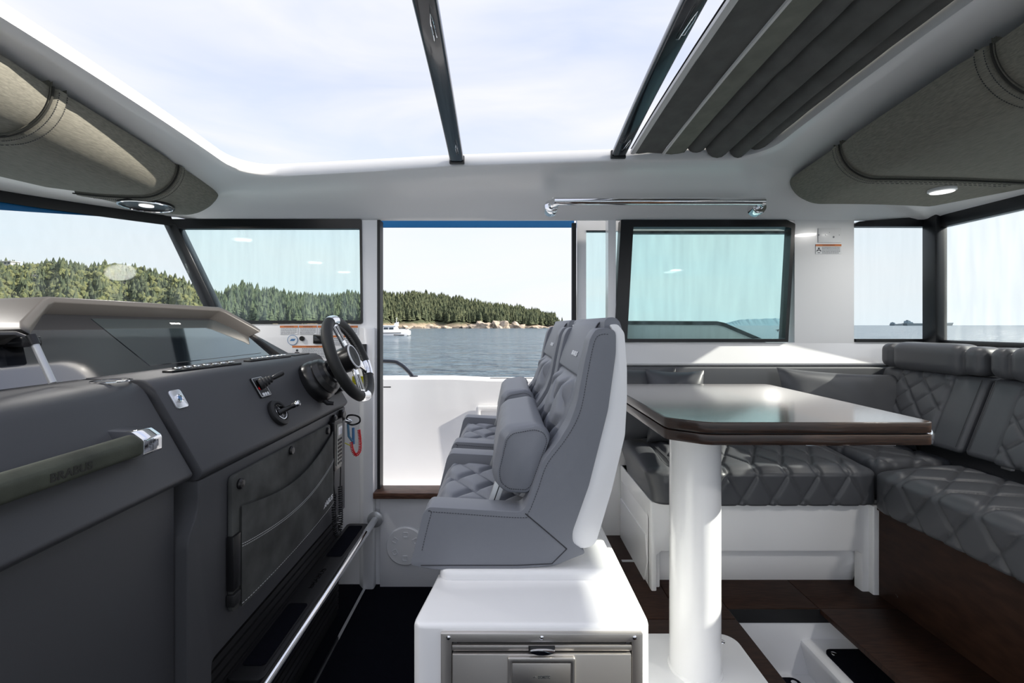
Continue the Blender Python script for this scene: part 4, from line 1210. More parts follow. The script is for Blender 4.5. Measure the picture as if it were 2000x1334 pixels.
def make_seat():
    t = thing('captain_chair', 'near grey leather helm bucket seat with raised bolster and white shell back', 'seat', (.0, 1.49, .838), 'helm seats')
    Y0, Y1 = 1.20, 1.78
    side = [(800, 1104), (806, 1085), (826, 1003), (836, 990), (1018, 1000), (1029, 985), (1042, 950), (1060, 900), (1092, 860), (1112, 828), (1126, 790), (1140, 715), (1152, 662), (1164, 642), (1185, 640), (1203, 646), (1203, 690), (1188, 800), (1150, 950), (1118, 1040), (1119, 1062), (1146, 1080), (1088, 1103), (1010, 1112), (850, 1113)]
    pl = roundpoly([s2(a, b) for a, b in side], .012, 3)
    for y0, y1 in ((Y0, Y0 + .075), (Y1 - .075, Y1)):
        wg = prism('side_wing', pl, 'y', y0, y1, 'leather', t, .014, seg=4, smooth=50)
        ys = y0 - .0006 if y0 == Y0 else y1 + .0006
        def seam(px, n=70, r=.0008):
            P = smoothpath([Vector((*s2(a, b), 0)) for a, b in px], 12)
            L = [0]
            for i in range(1, len(P)): L.append(L[-1] + (P[i] - P[i - 1]).length)
            v, f = [], []
            for k in range(n):
                q = []
                for s in (k / n, (k + .6) / n):
                    s *= L[-1]; q.append(Vector((float(np.interp(s, L, [p.x for p in P])), ys, float(np.interp(s, L, [p.y for p in P])))))
                v, f = join((v, f), tubeg(q, r, 4))
            obj('stitching', v, f, 'stitch', wg, smooth=0)
        seam([(824, 1075), (842, 1004), (850, 1000), (1014, 1011), (1032, 1001), (1050, 958), (1068, 908), (1102, 862), (1124, 826), (1137, 790), (1150, 718), (1161, 668), (1172, 654), (1190, 653)], 130)
        P_ = [Vector((s2(a, b)[0], ys, s2(a, b)[1])) for a, b in ((1026, 1003), (1070, 1040), (1107, 1072))]
        tube('seam', P_, .0016, 'stitch', wg, 6)
        tube('seam', [Vector((s2(a, b)[0], ys, s2(a, b)[1])) for a, b in ((1107, 1072), (1078, 1101), (1010, 1104), (822, 1104))], .0012, 'stitch', wg, 6)
    # white shell
    sh = [(1192, 634), (1208, 633), (1221, 650), (1226, 720), (1226, 780), (1222, 852), (1196, 960), (1166, 1060), (1156, 1070), (1138, 1074), (1124, 1070), (1118, 1058), (1118, 1038), (1150, 950), (1188, 800), (1203, 690), (1204, 655)]
    prism('back_shell', roundpoly([s2(a, b) for a, b in sh], .008, 3), 'y', Y0 + .006, Y1 - .006, 'white', t, .010, seg=3, smooth=50)
    box('shell_recess', X(1219, DS), X(1227, DS) - .002, Y0 + .05, Y1 - .05, Z(840, DS), Z(700, DS), 'warmwhite', t, .004)
    # base pan
    prism('base_pan', [s2(a, b) for a, b in ((812, 1100), (826, 1040), (1110, 1040), (1112, 1075), (1085, 1100), (1010, 1110), (850, 1110))], 'y', Y0 + .06, Y1 - .06, 'leather', t)
    a, b = Y0 + .072, Y1 - .072
    # seat cushion
    zc = .950
    def q1(P, N):
        m_ = sstep(a + .03, a + .06, P[:, 1]) * sstep(b - .03, b - .06, P[:, 1]) * sstep(-.20, -.17, P[:, 0]) * np.clip(N[:, 2], 0, 1)
        return (.012 * groove(P[:, 0] + .02, P[:, 1] - 1.49, .13, .17, .009) + .006 * puff(P[:, 0] + .02, P[:, 1] - 1.49, .13, .17)) * m_
    def w1(P):
        P = P.copy(); up = sstep(.88, .945, P[:, 2])
        P[:, 2] += up * (.018 * sstep(.05, -.2, P[:, 0]) - .03 * sstep(-.16, -.24, P[:, 0]))
        P[:, 0] -= (P[:, 2] - .9) * .10
        return P
    rbox('seat_cushion', -.215, .13, a, b, .86, zc, .03, 'leather', t, .007, q1, w1)
    # backrest: built upright then leaned
    def lean(P):
        P = P.copy()
        z = P[:, 2]
        P[:, 0] += np.interp(z, [.93, 1.06, 1.18, 1.33, 1.43, 1.50], [.085, .128, .160, .208, .240, .280])
        return P
    def q2(P, N):
        m_ = sstep(a + .05, a + .075, P[:, 1]) * sstep(b - .05, b - .075, P[:, 1]) * sstep(1.325, 1.30, P[:, 2]) * np.clip(-N[:, 0], 0, 1)
        return (.016 * groove(P[:, 1] - 1.49, P[:, 2] - 1.02, .17, .20, .011) + .010 * puff(P[:, 1] - 1.49, P[:, 2] - 1.02, .17, .20)) * m_
    rbox('backrest', .0, .10, a, b, .93, 1.335, .022, 'leather', t, .007, q2, lean)
    hp_ = roundpoly([(.203, 1.334), (.218, 1.385), (.243, 1.450), (.260, 1.485), (.282, 1.501), (.320, 1.500), (.33, 1.42), (.28, 1.334)], [.012, .02, .03, .02, .02, .01, .01, .01], 4)
    hr = prism('headrest', hp_, 'y', a + .008, b - .008, 'leather', t, .014, seg=4, smooth=50)
    tube('welt', [(x_, a + .0075, z_) for x_, z_ in ((.208, 1.345), (.223, 1.39), (.247, 1.453), (.264, 1.483), (.284, 1.498))], .0022, 'stitch', t, 6)
    # crown over head: soft top cap joining wings and shell
    cap = [(1183, 646), (1184, 626), (1190, 620), (1202, 619), (1214, 627), (1220, 646), (1206, 650)]
    prism('top_cap', roundpoly([s2(p, q) for p, q in cap], .006, 3), 'y', Y0 + .02, Y1 - .02, 'leather', t, .012, seg=3, smooth=50)
    # little woven tag
    text('tag_print', 'BRABUS', .020, (float(np.interp(1.392, [1.33, 1.43, 1.50], [.208, .240, .280])) - .0095, 1.42, 1.392), (0, -1, 0), (.42, 0, 1), 'label', hr, .0006, .0006, width=.10)
    # flip-up bolster
    bp = [(985, 850), (998, 836), (1048, 827), (1068, 834), (1076, 852), (1041, 950), (1030, 962), (990, 960), (972, 946), (968, 922)]
    poly = roundpoly([(X(p, 1.25), Z(q, 1.25)) for p, q in bp], .010, 3)
    n = len(poly); cx = sum(p[0] for p in poly) / n; cz = sum(p[1] for p in poly) / n
    ny = 56; v, f = [], []
    ya, yb = 1.235, 1.745
    for i in range(ny):
        u = i / (ny - 1); y = ya + (yb - ya) * u
        e = min(u, 1 - u) * (yb - ya)
        k = 1 - .06 * max(0, 1 - e / .012) ** 2
        bl = min(1, e / .05)
        for j, (x, z) in enumerate(poly):
            dx, dz = x - cx, z - cz
            fwd = max(0, -dx * .8 + dz * .45) / .1
            qz = .009 * (abs(math.sin(PI * ((y - 1.49) / .15 + j / 9.0))) * abs(math.sin(PI * ((y - 1.49) / .15 - j / 9.0)))) ** .4
            s_ = (bl * bl * (3 - 2 * bl))
            g_ = 1 + s_ * (.16 * min(1, fwd) + qz * 11 * min(1, fwd))
            v.append((cx + dx * k * g_ - .006 * s_, y, cz + dz * k * (1 + .10 * s_ * min(1, fwd))))
    for i in range(ny - 1):
        for j in range(n): f.append((i * n + j, i * n + (j + 1) % n, (i + 1) * n + (j + 1) % n, (i + 1) * n + j))
    f += [tuple(range(n)), tuple(range((ny - 1) * n, ny * n))]
    bo = obj('bolster', v, f, 'leather', t, smooth=60)
    # stitched border on the end face
    P = [Vector((cx + (x - cx) * .86, ya - .0008, cz + (z - cz) * .86)) for x, z in poly]
    v, f = [], []
    for i in range(len(P)):
        a_, b_ = P[i], P[(i + 1) % len(P)]; L = (b_ - a_).length; m_ = max(1, int(L / .006))
        for k in range(m_): v, f = join((v, f), tubeg([a_.lerp(b_, k / m_), a_.lerp(b_, (k + .6) / m_)], .0009, 4))
    obj('stitching', v, f, 'stitch', bo, smooth=0)
    for y0 in (1.272, 1.70):
        q0, q1_ = [(X(p, 1.27), Z(q, 1.27)) for p, q in ((966, 942), (988, 942))], [(X(p, 1.27), Z(q, 1.27)) for p, q in ((966, 1004), (946, 1004))]
        br = prism('bolster_arm', q0 + q1_, 'y', y0, y0 + .010, 'alu', t, .002)
        prism('arm_joint', [(X(p, 1.27), Z(q, 1.27)) for p, q in ((976, 944), (978, 944), (957, 1004), (955, 1004))], 'y', y0 - .001, y0, 'rubber', br)
    lathe('under_bolt', [(.014, 0), (.014, .012), (.009, .016)], (X(1018, 1.23), 1.235, .838), (0, 0, -1), 'alu', t, 16)
    return t
s1_ = make_seat()
copytree(s1_, (0, .67, 0), 'far grey leather helm bucket seat beside the doorway, half hidden behind its twin')

# ================================================================== FRIDGE
YF = 1.014
fg = thing('drawer_fridge', 'brushed steel drawer fridge set in the end of the seat pedestal', 'fridge', (.08, YF, .2))
fx0, fx1, fz1 = X(862, YF), X(1253, YF), Z(1232, YF)
fz0 = .20
oo = [(fx0, fz0), (fx1, fz0), (fx1, fz1), (fx0, fz1)]; ii = [(fx0 + .024, fz0 + .03), (fx1 - .024, fz0 + .03), (fx1 - .024, fz1 - .019), (fx0 + .024, fz1 - .019)]
v, f = ringg(oo, ii, YF - .010, YF + .01); fo = obj('frame', v, f, 'steel', fg, .0015)
for x in (fx0 + .017, (fx0 + fx1) / 2, fx1 - .018):
    lathe('screw', [(.0048, 0), (.0048, .001), (.003, .0022)], (x, YF - .010, fz1 - .0085), (0, -1, 0), 'chrome', fo, 14)
box('cavity', fx0 + .02, fx1 - .02, YF - .001, YF + .012, fz0 + .02, fz1 - .015, 'plastic', fg)
for x0, x1 in ((fx0 + .026, fx0 + .037), (fx1 - .037, fx1 - .026)):
    box('drawer_runner', x0, x1, YF - .006, YF, fz0 + .03, fz1 - .021, 'rubber', fg, .002)
dx0, dx1 = X(884, YF), X(1231, YF)
box('drawer_lip', dx0, dx1, YF - .012, YF - .001, Z(1264, YF), Z(1253.5, YF), 'steel', fg, .0015)
dd_ = box('drawer_front', dx0 + .001, dx1 - .002, YF - .016, YF - .001, fz0 + .035, Z(1268, YF), 'steel', fg, .002)
cx_ = X(1058, YF)
hl = thing  # latch
lt = prism('latch', [(cx_ + .027 * math.cos(a), Z(1258.5, YF) - .0095 * (math.sin(a)) * (1 if math.sin(a) > 0 else .35)) for a in np.linspace(0, 2 * PI, 28, endpoint=False)], 'y', YF - .022, YF - .012, 'chrome', fg, .003)
box('latch_slot', cx_ - .030, cx_ + .028, YF - .0145, YF - .0115, Z(1266, YF), Z(1254, YF), 'rubber', fg)
bx0, bx1, bz1 = X(991, YF), X(1121, YF), Z(1270, YF)
v, f = ringg(rpoly(bx0, bx1, .60, bz1, .005, 3), rpoly(bx0 + .008, bx1 - .008, .61, bz1 - .010, .003, 3), YF - .024, YF - .015)
obj('centre_bezel', v, f, 'steel', dd_, .002)
box('centre_panel', bx0 + .010, bx1 - .010, YF - .0235, YF - .015, Z(1331, YF), bz1 - .012, 'steel', dd_, .0015)
box('lower_flap', bx0 + .010, bx1 - .010, YF - .021, YF - .015, .62, Z(1334, YF), 'alu', dd_, .0015)
text('wordmark', 'DOMETIC', .0088, (X(1061, YF), YF - .0238, Z(1307, YF)), (1, 0, 0), (0, 0, 1), 'ink', dd_, .0002, .00025, width=.026)
c = Vector((X(1043, YF), YF - .0239, Z(1307, YF)))
v, f = [], []
for s in (0, .0026):
    v, f = join((v, f), tubeg([c + Vector((-.0035 + s, 0, -.0015)), c + Vector((-.001 + s, 0, .0022)), c + Vector((.0012 + s, 0, -.0008))], .0006, 5))
obj('logo', v, f, 'ink', dd_, smooth=0)

# ================================================================== DINETTE
# ---- table: two leaves folded on one another, on a white column
tb = thing('dinette_table', 'dark wenge folding table with two stacked leaves on a white column', 'table', (X(1357, 1.58), 1.58, ZF))
tp = roundpoly([(.487, 1.372), (.580, 1.303), (1.222, 1.303), (1.242, 1.322), (1.246, 2.16), (.487, 2.16)], [.02, .03, .012, .012, .03, .03])
up_ = prism('upper_leaf', tp, 'z', 1.1705, 1.2005, 'wood', tb, .0015)
prism('leaf_surface', [(a * 1.0, b) for a, b in roundpoly([(.491, 1.376), (.583, 1.307), (1.219, 1.307), (1.238, 1.325), (1.242, 2.156), (.491, 2.156)], [.02, .03, .012, .012, .03, .03])], 'z', 1.2003, 1.2013, 'tabletop', up_)
lo_ = prism('lower_leaf', tp, 'z', 1.136, 1.1655, 'wood', tb, .0015)
prism('leaf_gap', [(a + (.86 - a) * .03, b + (1.7 - b) * .03) for a, b in tp], 'z', 1.165, 1.171, 'rubber', tb)
lathe('leaf_hinge', [(.022, 0), (.026, .010), (.026, .030), (.020, .040)], (1.238, 1.345, 1.134), (0, 0, 1), 'chrome', tb, 24)
box('slide_rail', X(1572, 1.33), X(1745, 1.33), 1.32, 1.345, 1.129, 1.136, 'chrome', tb, .002)
xc, yc, rc = X(1357, 1.58), 1.58, .0835
lathe('column', [(rc, .0), (rc, .84)], (xc, yc, ZF + .012), (0, 0, 1), 'white', tb, 56)
lathe('column_head', [(.15, .0), (.15, .012)], (xc, yc, 1.124), (0, 0, 1), 'alu', tb, 30)
bp_ = prism('base_plate', rpoly(.46, .878, 1.15, 1.755, .06, 8), 'z', ZF, ZF + .012, 'white', tb, .003)
q = at(1410, 1253, (CAM.z - ZF - .012) * FPX / (1253 - 635))
lathe('screw', [(.011, 0), (.010, .002), (.005, .003)], (q.x, q.y, ZF + .012), (0, 0, 1), 'chrome', bp_, 16)
lathe('column_foot', [(rc + .006, 0), (rc + .006, .004), (rc, .010)], (xc, yc, ZF + .012), (0, 0, 1), 'white', tb, 48)

# ---- bench along the far side: white base, quilted cushion
yb0 = 2.05
bb = thing('dinette_bench', 'white moulded dinette bench with a toe recess along the far wall', 'bench', (1.15, 2.3, ZF))
rec = [(X(1283, 2.05), ZF), (X(1283, 2.05), Z(1077, 2.05) - .02), (X(1292, 2.05), Z(1077, 2.05)), (X(1676, 2.05), Z(1077, 2.05)), (X(1684, 2.05), Z(1082, 2.05)), (X(1684, 2.05), ZF)]
xa_, xb_ = X(1272, 2.05), 1.652
zt_ = .684
outer = [(xa_, ZF), (xa_, zt_), (xb_, zt_), (xb_, ZF)]
prism('base_front', outer[:1] + outer[1:3] + [(xb_, ZF - .02)] + [(X(1684, 2.05), ZF - .02)] + rec[::-1][1:5] + [(X(1283, 2.05), ZF)], 'y', yb0, yb0 + .05, 'white', bb, .006)
prism('toe_recess', [(yb0 + .095, ZF), (yb0 + .052, Z(1098, 2.09)), (yb0 + .075, .50), (YW - .02, .50), (YW - .02, ZF)], 'x', X(1283, 2.05) - .03, X(1684, 2.05) + .03, 'white', bb)
v, f = prismg([(yb0 + .03, ZF), (yb0 + .03, zt_), (YW - .01, zt_), (YW - .01, ZF)], 'x', xa_, xa_ + .05)
obj('base_end', v, f, 'white', bb, .006)
box('base_top', xa_, XA - .02, yb0 + .02, YW - .01, .60, zt_, 'white', bb)
prism('corner_post', roundpoly([(1.640, 2.022), (1.672, 2.022), (1.676, 2.07), (1.640, 2.07)], .006), 'z', ZF - .0, Z(988, 2.03), 'white', bb, .003)
box('post_cap', 1.668, 1.690, 2.02, 2.05, .655, .672, 'white', bb, .004)

cu = thing('bench_cushion', 'grey diamond quilted seat cushion on the bench along the far wall', 'cushion', (1.2, 2.3, .68), 'dinette seat cushions')
def qa(P, N):
    m_ = sstep(.775, .80, P[:, 0]) * sstep(1.62, 1.56, P[:, 0]) * np.maximum(np.clip(N[:, 2], 0, 1), np.clip(-N[:, 1], 0, 1))
    s = P[:, 1] - P[:, 2]                                     # runs over the rounded front edge
    g = -.010 * np.exp(-((P[:, 0] - .755) / .008) ** 2)
    return (.009 * groove(P[:, 0] - .78, s - 1.3, .135, .22, .007) + .006 * puff(P[:, 0] - .78, s - 1.3, .135, .22)) * m_ + g
def wa_(P):
    P = P.copy()
    P[:, 2] = np.maximum(P[:, 2], .685)
    P[:, 2] -= .03 * sstep(2.35, 2.03, P[:, 1]) * sstep(.80, .88, P[:, 2])      # crown falls to the front
    P[:, 0] += .05 * sstep(.69, .86, P[:, 2]) * -1 * sstep(.80, .64, P[:, 0]) * .8 + .0
    return P
rbox('cushion_body', .665, 1.665, 2.012, 2.52, .640, .872, .055, 'leather2', cu, .0062, qa, wa_)
tube('seam', [Vector((.757, 2.30, .868)), Vector((.757, 2.12, .858)), Vector((.757, 2.045, .835)), Vector((.757, 2.014, .79)), Vector((.757, 2.012, .72))], .0022, 'stitch', cu, 6)
cu2 = rbox('corner_cushion', 1.675, 2.04, 2.045, 2.52, .684, .862, .04, 'leather2', cu, .011, lambda P, N: .012 * groove(P[:, 0], P[:, 1], .18, .2, .008) * np.clip(N[:, 2], 0, 1))

# ---- bench along the aft bulkhead
ab = thing('aft_bench', 'dark wenge fronted bench along the aft bulkhead', 'bench', (1.9, 1.3, ZF))
prism('front_panel', [(-.3, ZF), (2.02, ZF), (2.02, .668), (-.3, .668)], 'x', 1.662, 1.69, 'panelwood', ab, .002)
box('panel_cap', 1.652, 1.70, -.3, 2.02, .660, .672, 'panelwood', ab, .003)
box('bench_top', 1.69, XA - .01, -.3, 2.03, .60, .668, 'white', ab)
lathe('panel_plug', [(.008, 0), (.007, .002)], (1.662, 1.93, .33), (-1, 0, 0), 'wood', ab, 14)
c3 = thing('aft_bench_cushion', 'grey diamond quilted seat cushion on the wenge fronted aft bench', 'cushion', (1.9, 1.3, .67), 'dinette seat cushions')
def qb(P, N):
    m_ = sstep(1.99, 1.93, P[:, 1]) * sstep(2.0, 1.94, P[:, 0]) * np.maximum(np.clip(N[:, 2], 0, 1), np.clip(-N[:, 0], 0, 1))
    s = P[:, 0] - P[:, 2]
    return (.009 * groove(P[:, 1] - .1, s - .9, .155, .23, .007) + .006 * puff(P[:, 1] - .1, s - .9, .155, .23)) * m_
def wb(P):
    P = P.copy(); P[:, 2] = np.maximum(P[:, 2], .674); P[:, 2] -= .025 * sstep(1.9, 1.64, P[:, 0]) * sstep(.80, .87, P[:, 2]); return P
rbox('cushion_body', 1.632, 2.05, .5, 2.03, .63, .868, .055, 'leather2', c3, .0068, qb, wb)
# upholstered panel along the far wall behind the cushions
pn = thing('side_backrest', 'plain grey upholstered back panel below the white window ledge', 'backrest', (1.4, 2.57, .82))
rbox('panel_pad', xd1 + .05, XA - .03, 2.543, 2.598, .80, Z(716, 2.56), .012, 'leather3', pn, .05)
# aft backrests
def backrest(y0, y1, label):
    t = thing('quilted_backrest', label, 'backrest', (2.05, (y0 + y1) / 2, .93), 'aft bench backrests')
    def lean(P):
        P = P.copy(); P[:, 0] += (P[:, 2] - .93) * .40; return P
    m0, m1 = y0 + .145, y1 - .125
    def q(P, N):
        m_ = sstep(m0 - .004, m0 + .012, P[:, 1]) * sstep(m1 + .004, m1 - .012, P[:, 1]) * np.clip(-N[:, 0], 0, 1)
        g = -.006 * (np.exp(-((P[:, 1] - m0) / .005) ** 2) + np.exp(-((P[:, 1] - m1) / .005) ** 2)) * np.clip(-N[:, 0], 0, 1)
        return (.008 * groove(P[:, 1] - (m0 + m1) / 2, P[:, 2] - 1.1, .115, .115, .006) + .005 * puff(P[:, 1] - (m0 + m1) / 2, P[:, 2] - 1.1, .115, .115)) * m_ + g
    rbox('back_pad', 1.955, 2.06, y0, y1, .925, 1.252, .025, 'leather2', t, .0062, q, lean)
    h0, h1 = y0 + .095, y1 - .085
    def qh(P, N):
        e = np.exp(-((P[:, 1] - h0) / .012) ** 2) + np.exp(-((P[:, 1] - h1) / .012) ** 2)
        return -.024 * e * (np.clip(-N[:, 0], 0, 1) + np.clip(N[:, 2], 0, 1)).clip(0, 1) + .008 * sstep(h0, h0 + .05, P[:, 1]) * sstep(h1, h1 - .05, P[:, 1])
    rbox('headrest', 2.055, 2.175, y0 + .003, y1 - .003, 1.255, 1.385, .04, 'leather2', t, .009, qh)
    tube('seam', [(1.951 + .4 * (z - .93), y0 + .022, z) for z in (.95, 1.1, 1.24)], .0014, 'stitch', t, 5)
    tube('seam', [(1.951 + .4 * (z - .93), y1 - .022, z) for z in (.95, 1.1, 1.24)], .0014, 'stitch', t, 5)
backrest(1.955, 2.505, 'grey quilted backrest with padded headrest in the far aft corner of the dinette')
backrest(1.395, 1.947, 'grey quilted backrest with padded headrest cut by the right edge of the photo')
box('backrest_bracket', 2.12, 2.15, X(1970, 1) * 0 + 1.905, 1.945, .868, 1.0, 'white', None, .002, label='white bracket post below the gap between the aft backrests', cat='bracket')
# backing board of backrests
prism('backrest_board', [(2.10, .672), (2.2, .672), (2.34, 1.33), (2.22, 1.33)], 'y', -.2, 2.5, 'leather3', None, .004, label='grey board behind the aft backrests', cat='backrest board')

# ---- scatter cushions
def pillow(label, c, ax, up, a, b, T, m='leather2'):
    ax, up = Vector(ax).normalized(), Vector(up).normalized(); nn = ax.cross(up).normalized(); up = nn.cross(ax)
    n = 30; v, f = [], []
    for s in (-1, 1):
        for i in range(n):
            for j in range(n):
                u, w_ = -1 + 2 * i / (n - 1), -1 + 2 * j / (n - 1)
                pu, pw = u * (1 - .07 * (1 - w_ * w_)), w_ * (1 - .07 * (1 - u * u))
                h = T * ((1 - u ** 4) * (1 - w_ ** 4)) ** .55
                wr = .006 * math.sin(7 * u + 5 * w_) * (1 - u * u) * (1 - w_ * w_) + .012 * math.sin(9 * (u - w_)) * max(0, abs(u * w_) - .25) * (1 - u ** 8) * (1 - w_ ** 8)
                v.append(Vector(c) + ax * a * pu + up * b * pw + nn * s * (h + wr if s > 0 else h))
    for s in range(2):
        for i in range(n - 1):
            for j in range(n - 1):
                k = s * n * n + i * n + j
                q = (k, k + n, k + n + 1, k + 1); f.append(q if s else q[::-1])
    # weld the rim
    o = obj('scatter_cushion', v, f, m, smooth=180, fixn=False, label=label, cat='pillow', group='scatter cushions')
    bm = bmesh.new(); bm.from_mesh(o.data); bmesh.ops.remove_doubles(bm, verts=bm.verts, dist=.0012); bmesh.ops.recalc_face_normals(bm, faces=bm.faces); bm.to_mesh(o.data); bm.free()
    return o
pillow('grey leather scatter cushion in the aft corner right of the table', (X(1650, 2.40), 2.40, 1.045), (1, -.08, -.05), (.0, .26, 1), .33, .195, .065)
pillow('grey leather scatter cushion leaning behind the table beside the helm seat shell', (X(1262, 2.42), 2.44, 1.06), (1, .12, .0), (.0, .26, 1), .20, .195, .06)
pillow('grey leather scatter cushion with a sunlit corner above the far edge of the table', (X(1322, 2.34), 2.36, 1.06), (1, -.25, .0), (.0, .26, 1), .145, .19, .06)
pillow('grey leather scatter cushion lying flat behind the right end of the table', (X(1490, 2.36), 2.38, .985), (1, 0, -.04), (0, .55, 1), .20, .16, .055)

# ================================================================== OUTSIDE
WZ = -.88
def water_mat():
    m = bpy.data.materials.new('sea_water'); m.use_nodes = True
    n = m.node_tree; b = n.nodes['Principled BSDF']
    b.inputs['Base Color'].default_value = (.10, .15, .19, 1); b.inputs['Roughness'].default_value = .18; b.inputs['IOR'].default_value = 1.33
    t = n.nodes.new('ShaderNodeTexCoord')
    h = None
    for sc, st, strch in ((.22, 1.6, (1, 3.0, 1)), (.9, .5, (1, 2.2, 1)), (.03, 3.0, (1, 3.5, 1))):
        mp1 = n.nodes.new('ShaderNodeMapping'); mp1.inputs['Scale'].default_value = strch
        z = n.nodes.new('ShaderNodeTexNoise'); z.inputs['Scale'].default_value = sc; z.inputs['Detail'].default_value = 5
        n.links.new(t.outputs['Object'], mp1.inputs[0]); n.links.new(mp1.outputs[0], z.inputs['Vector'])
        mu = n.nodes.new('ShaderNodeMath'); mu.operation = 'MULTIPLY'; mu.inputs[1].default_value = st
        n.links.new(z.outputs['Fac'], mu.inputs[0])
        if h is None: h = mu
        else:
            ad = n.nodes.new('ShaderNodeMath'); ad.operation = 'ADD'
            n.links.new(h.outputs[0], ad.inputs[0]); n.links.new(mu.outputs[0], ad.inputs[1]); h = ad
    u = n.nodes.new('ShaderNodeBump'); u.inputs['Strength'].default_value = 1.0; u.inputs['Distance'].default_value = 1.3
    n.links.new(h.outputs[0], u.inputs['Height']); n.links.new(u.outputs[0], b.inputs['Normal'])
    return m
v, f = [], []
nr, na = 26, 72
for i in range(nr):
    r = 2.0 * (9000 / 2.0) ** (i / (nr - 1))
    for k in range(na):
        a = 2 * PI * k / na; v.append((r * math.cos(a), 60 * 0 + r * math.sin(a), WZ))
for i in range(nr - 1):
    for k in range(na): f.append((i * na + k, i * na + (k + 1) % na, (i + 1) * na + (k + 1) % na, (i + 1) * na + k))
f.append(tuple(range(na)))
obj('sea_water', v, f, water_mat(), smooth=0, label='calm rippled blue grey sea around the boat', cat='water', kind='stuff')

# ---- wooded island / shore: height by bearing
SK = [(-900, 530), (-500, 515), (-260, 512), (-60, 508), (0, 512), (60, 520), (120, 510), (170, 522), (210, 514), (260, 522), (330, 540), (400, 565), (430, 574), (470, 553), (520, 565), (560, 572), (600, 576), (640, 578), (680, 570), (738, 570), (800, 570), (850, 573), (900, 581), (950, 590), (1000, 597), (1050, 605), (1085, 615), (1108, 629), (1116, 636)]
skx = [a for a, b in SK]; sky_ = [b for a, b in SK]
def shore(px): return float(np.interp(px, [-260, 400, 700, 900, 1116], [250, 240, 300, 340, 360])) + 8 * math.sin(px * .031) + 5 * math.sin(px * .083)
def depth(px): return float(np.interp(px, [-260, 400, 700, 1000, 1116], [150, 60, 85, 70, 20]))
TH = 8.5
def ground(px, t):
    y = shore(px) + depth(px) * t
    ridge_y = shore(px) + depth(px)
    top = CAM.z - (np.interp(px, skx, sky_) - 635) / FPX * ridge_y - TH * .8
    H = max(.6, top - WZ)
    e = 1 if t <= 1 else max(0, 1 - (t - 1) * 1.6)
    z = WZ - .3 + H * (min(t, 1) ** .75) * e + .5 * math.sin(px * .21 + 9 * t) * t
    # low rocky foot
    z += 1.6 * min(1, t / .06) * (.5 + .5 * math.sin(px * .12) * math.sin(px * .05 + 1)) * e
    return Vector(((px - 985) / FPX * y, y, z))
def land_mat():
    m = bpy.data.materials.new('shore_ground'); m.use_nodes = True
    n = m.node_tree; b = n.nodes['Principled BSDF']; b.inputs['Roughness'].default_value = .95
    g_ = n.nodes.new('ShaderNodeNewGeometry'); s_ = n.nodes.new('ShaderNodeSeparateXYZ'); n.links.new(g_.outputs['Position'], s_.inputs[0])
    z = n.nodes.new('ShaderNodeTexNoise'); z.inputs['Scale'].default_value = .25; z.inputs['Detail'].default_value = 6
    n.links.new(g_.outputs['Position'], z.inputs['Vector'])
    mr = n.nodes.new('ShaderNodeMapRange'); mr.inputs[1].default_value = WZ + .4; mr.inputs[2].default_value = WZ + 5.5
    n.links.new(s_.outputs['Z'], mr.inputs[0])
    ad = n.nodes.new('ShaderNodeMath'); ad.operation = 'ADD'; n.links.new(mr.outputs[0], ad.inputs[0])
    mu = n.nodes.new('ShaderNodeMath'); mu.operation = 'MULTIPLY_ADD'; mu.inputs[1].default_value = .8; mu.inputs[2].default_value = -.4
    n.links.new(z.outputs['Fac'], mu.inputs[0]); n.links.new(mu.outputs[0], ad.inputs[1])
    r = n.nodes.new('ShaderNodeValToRGB')
    r.color_ramp.elements[0].position = .08; r.color_ramp.elements[0].color = (.10, .085, .07, 1)
    r.color_ramp.elements[1].position = .8; r.color_ramp.elements[1].color = (.045, .055, .025, 1)
    for p, c in ((.2, (.30, .24, .18)), (.5, (.20, .165, .11))):
        e = r.color_ramp.elements.new(p); e.color = (*c, 1)
    n.links.new(ad.outputs[0], r.inputs[0]); n.links.new(r.outputs[0], b.inputs['Base Color'])
    return m
cols = list(range(-900, 1117, 8)); ts = [0, .015, .03, .06, .1, .16, .24, .34, .46, .6, .75, .9, 1.0, 1.2, 1.6]
v = [ground(c, t) for c in cols for t in ts]; f = []
nt_ = len(ts)
for i in range(len(cols) - 1):
    for j in range(nt_ - 1): f.append((i * nt_ + j, (i + 1) * nt_ + j, (i + 1) * nt_ + j + 1, i * nt_ + j + 1))
obj('wooded_shore', v, f, land_mat(), smooth=60, label='rocky wooded shore rising beyond the water', cat='shore', kind='structure')

def foliage(name, c0, c1):
    m = bpy.data.materials.new(name); m.use_nodes = True
    n = m.node_tree; b = n.nodes['Principled BSDF']; b.inputs['Roughness'].default_value = .9; b.inputs['Specular IOR Level'].default_value = .1
    g_ = n.nodes.new('ShaderNodeNewGeometry')
    z = n.nodes.new('ShaderNodeTexNoise'); z.inputs['Scale'].default_value = .16; z.inputs['Detail'].default_value = 7; z.inputs['Roughness'].default_value = .75
    n.links.new(g_.outputs['Position'], z.inputs['Vector'])
    r = n.nodes.new('ShaderNodeValToRGB'); r.color_ramp.elements[0].position = .36; r.color_ramp.elements[1].position = .66
    r.color_ramp.elements[0].color = (*c0, 1); r.color_ramp.elements[1].color = (*c1, 1)
    n.links.new(z.outputs['Fac'], r.inputs[0]); n.links.new(r.outputs[0], b.inputs['Base Color'])
    return m
M['conifer'] = foliage('conifer_needles', (.042, .058, .038), (.125, .135, .075))
M['leafy'] = foliage('leafy_crown', (.085, .10, .045), (.19, .185, .085))
M['trunk'] = mat('tree_bark', (.05, .035, .025), .9)
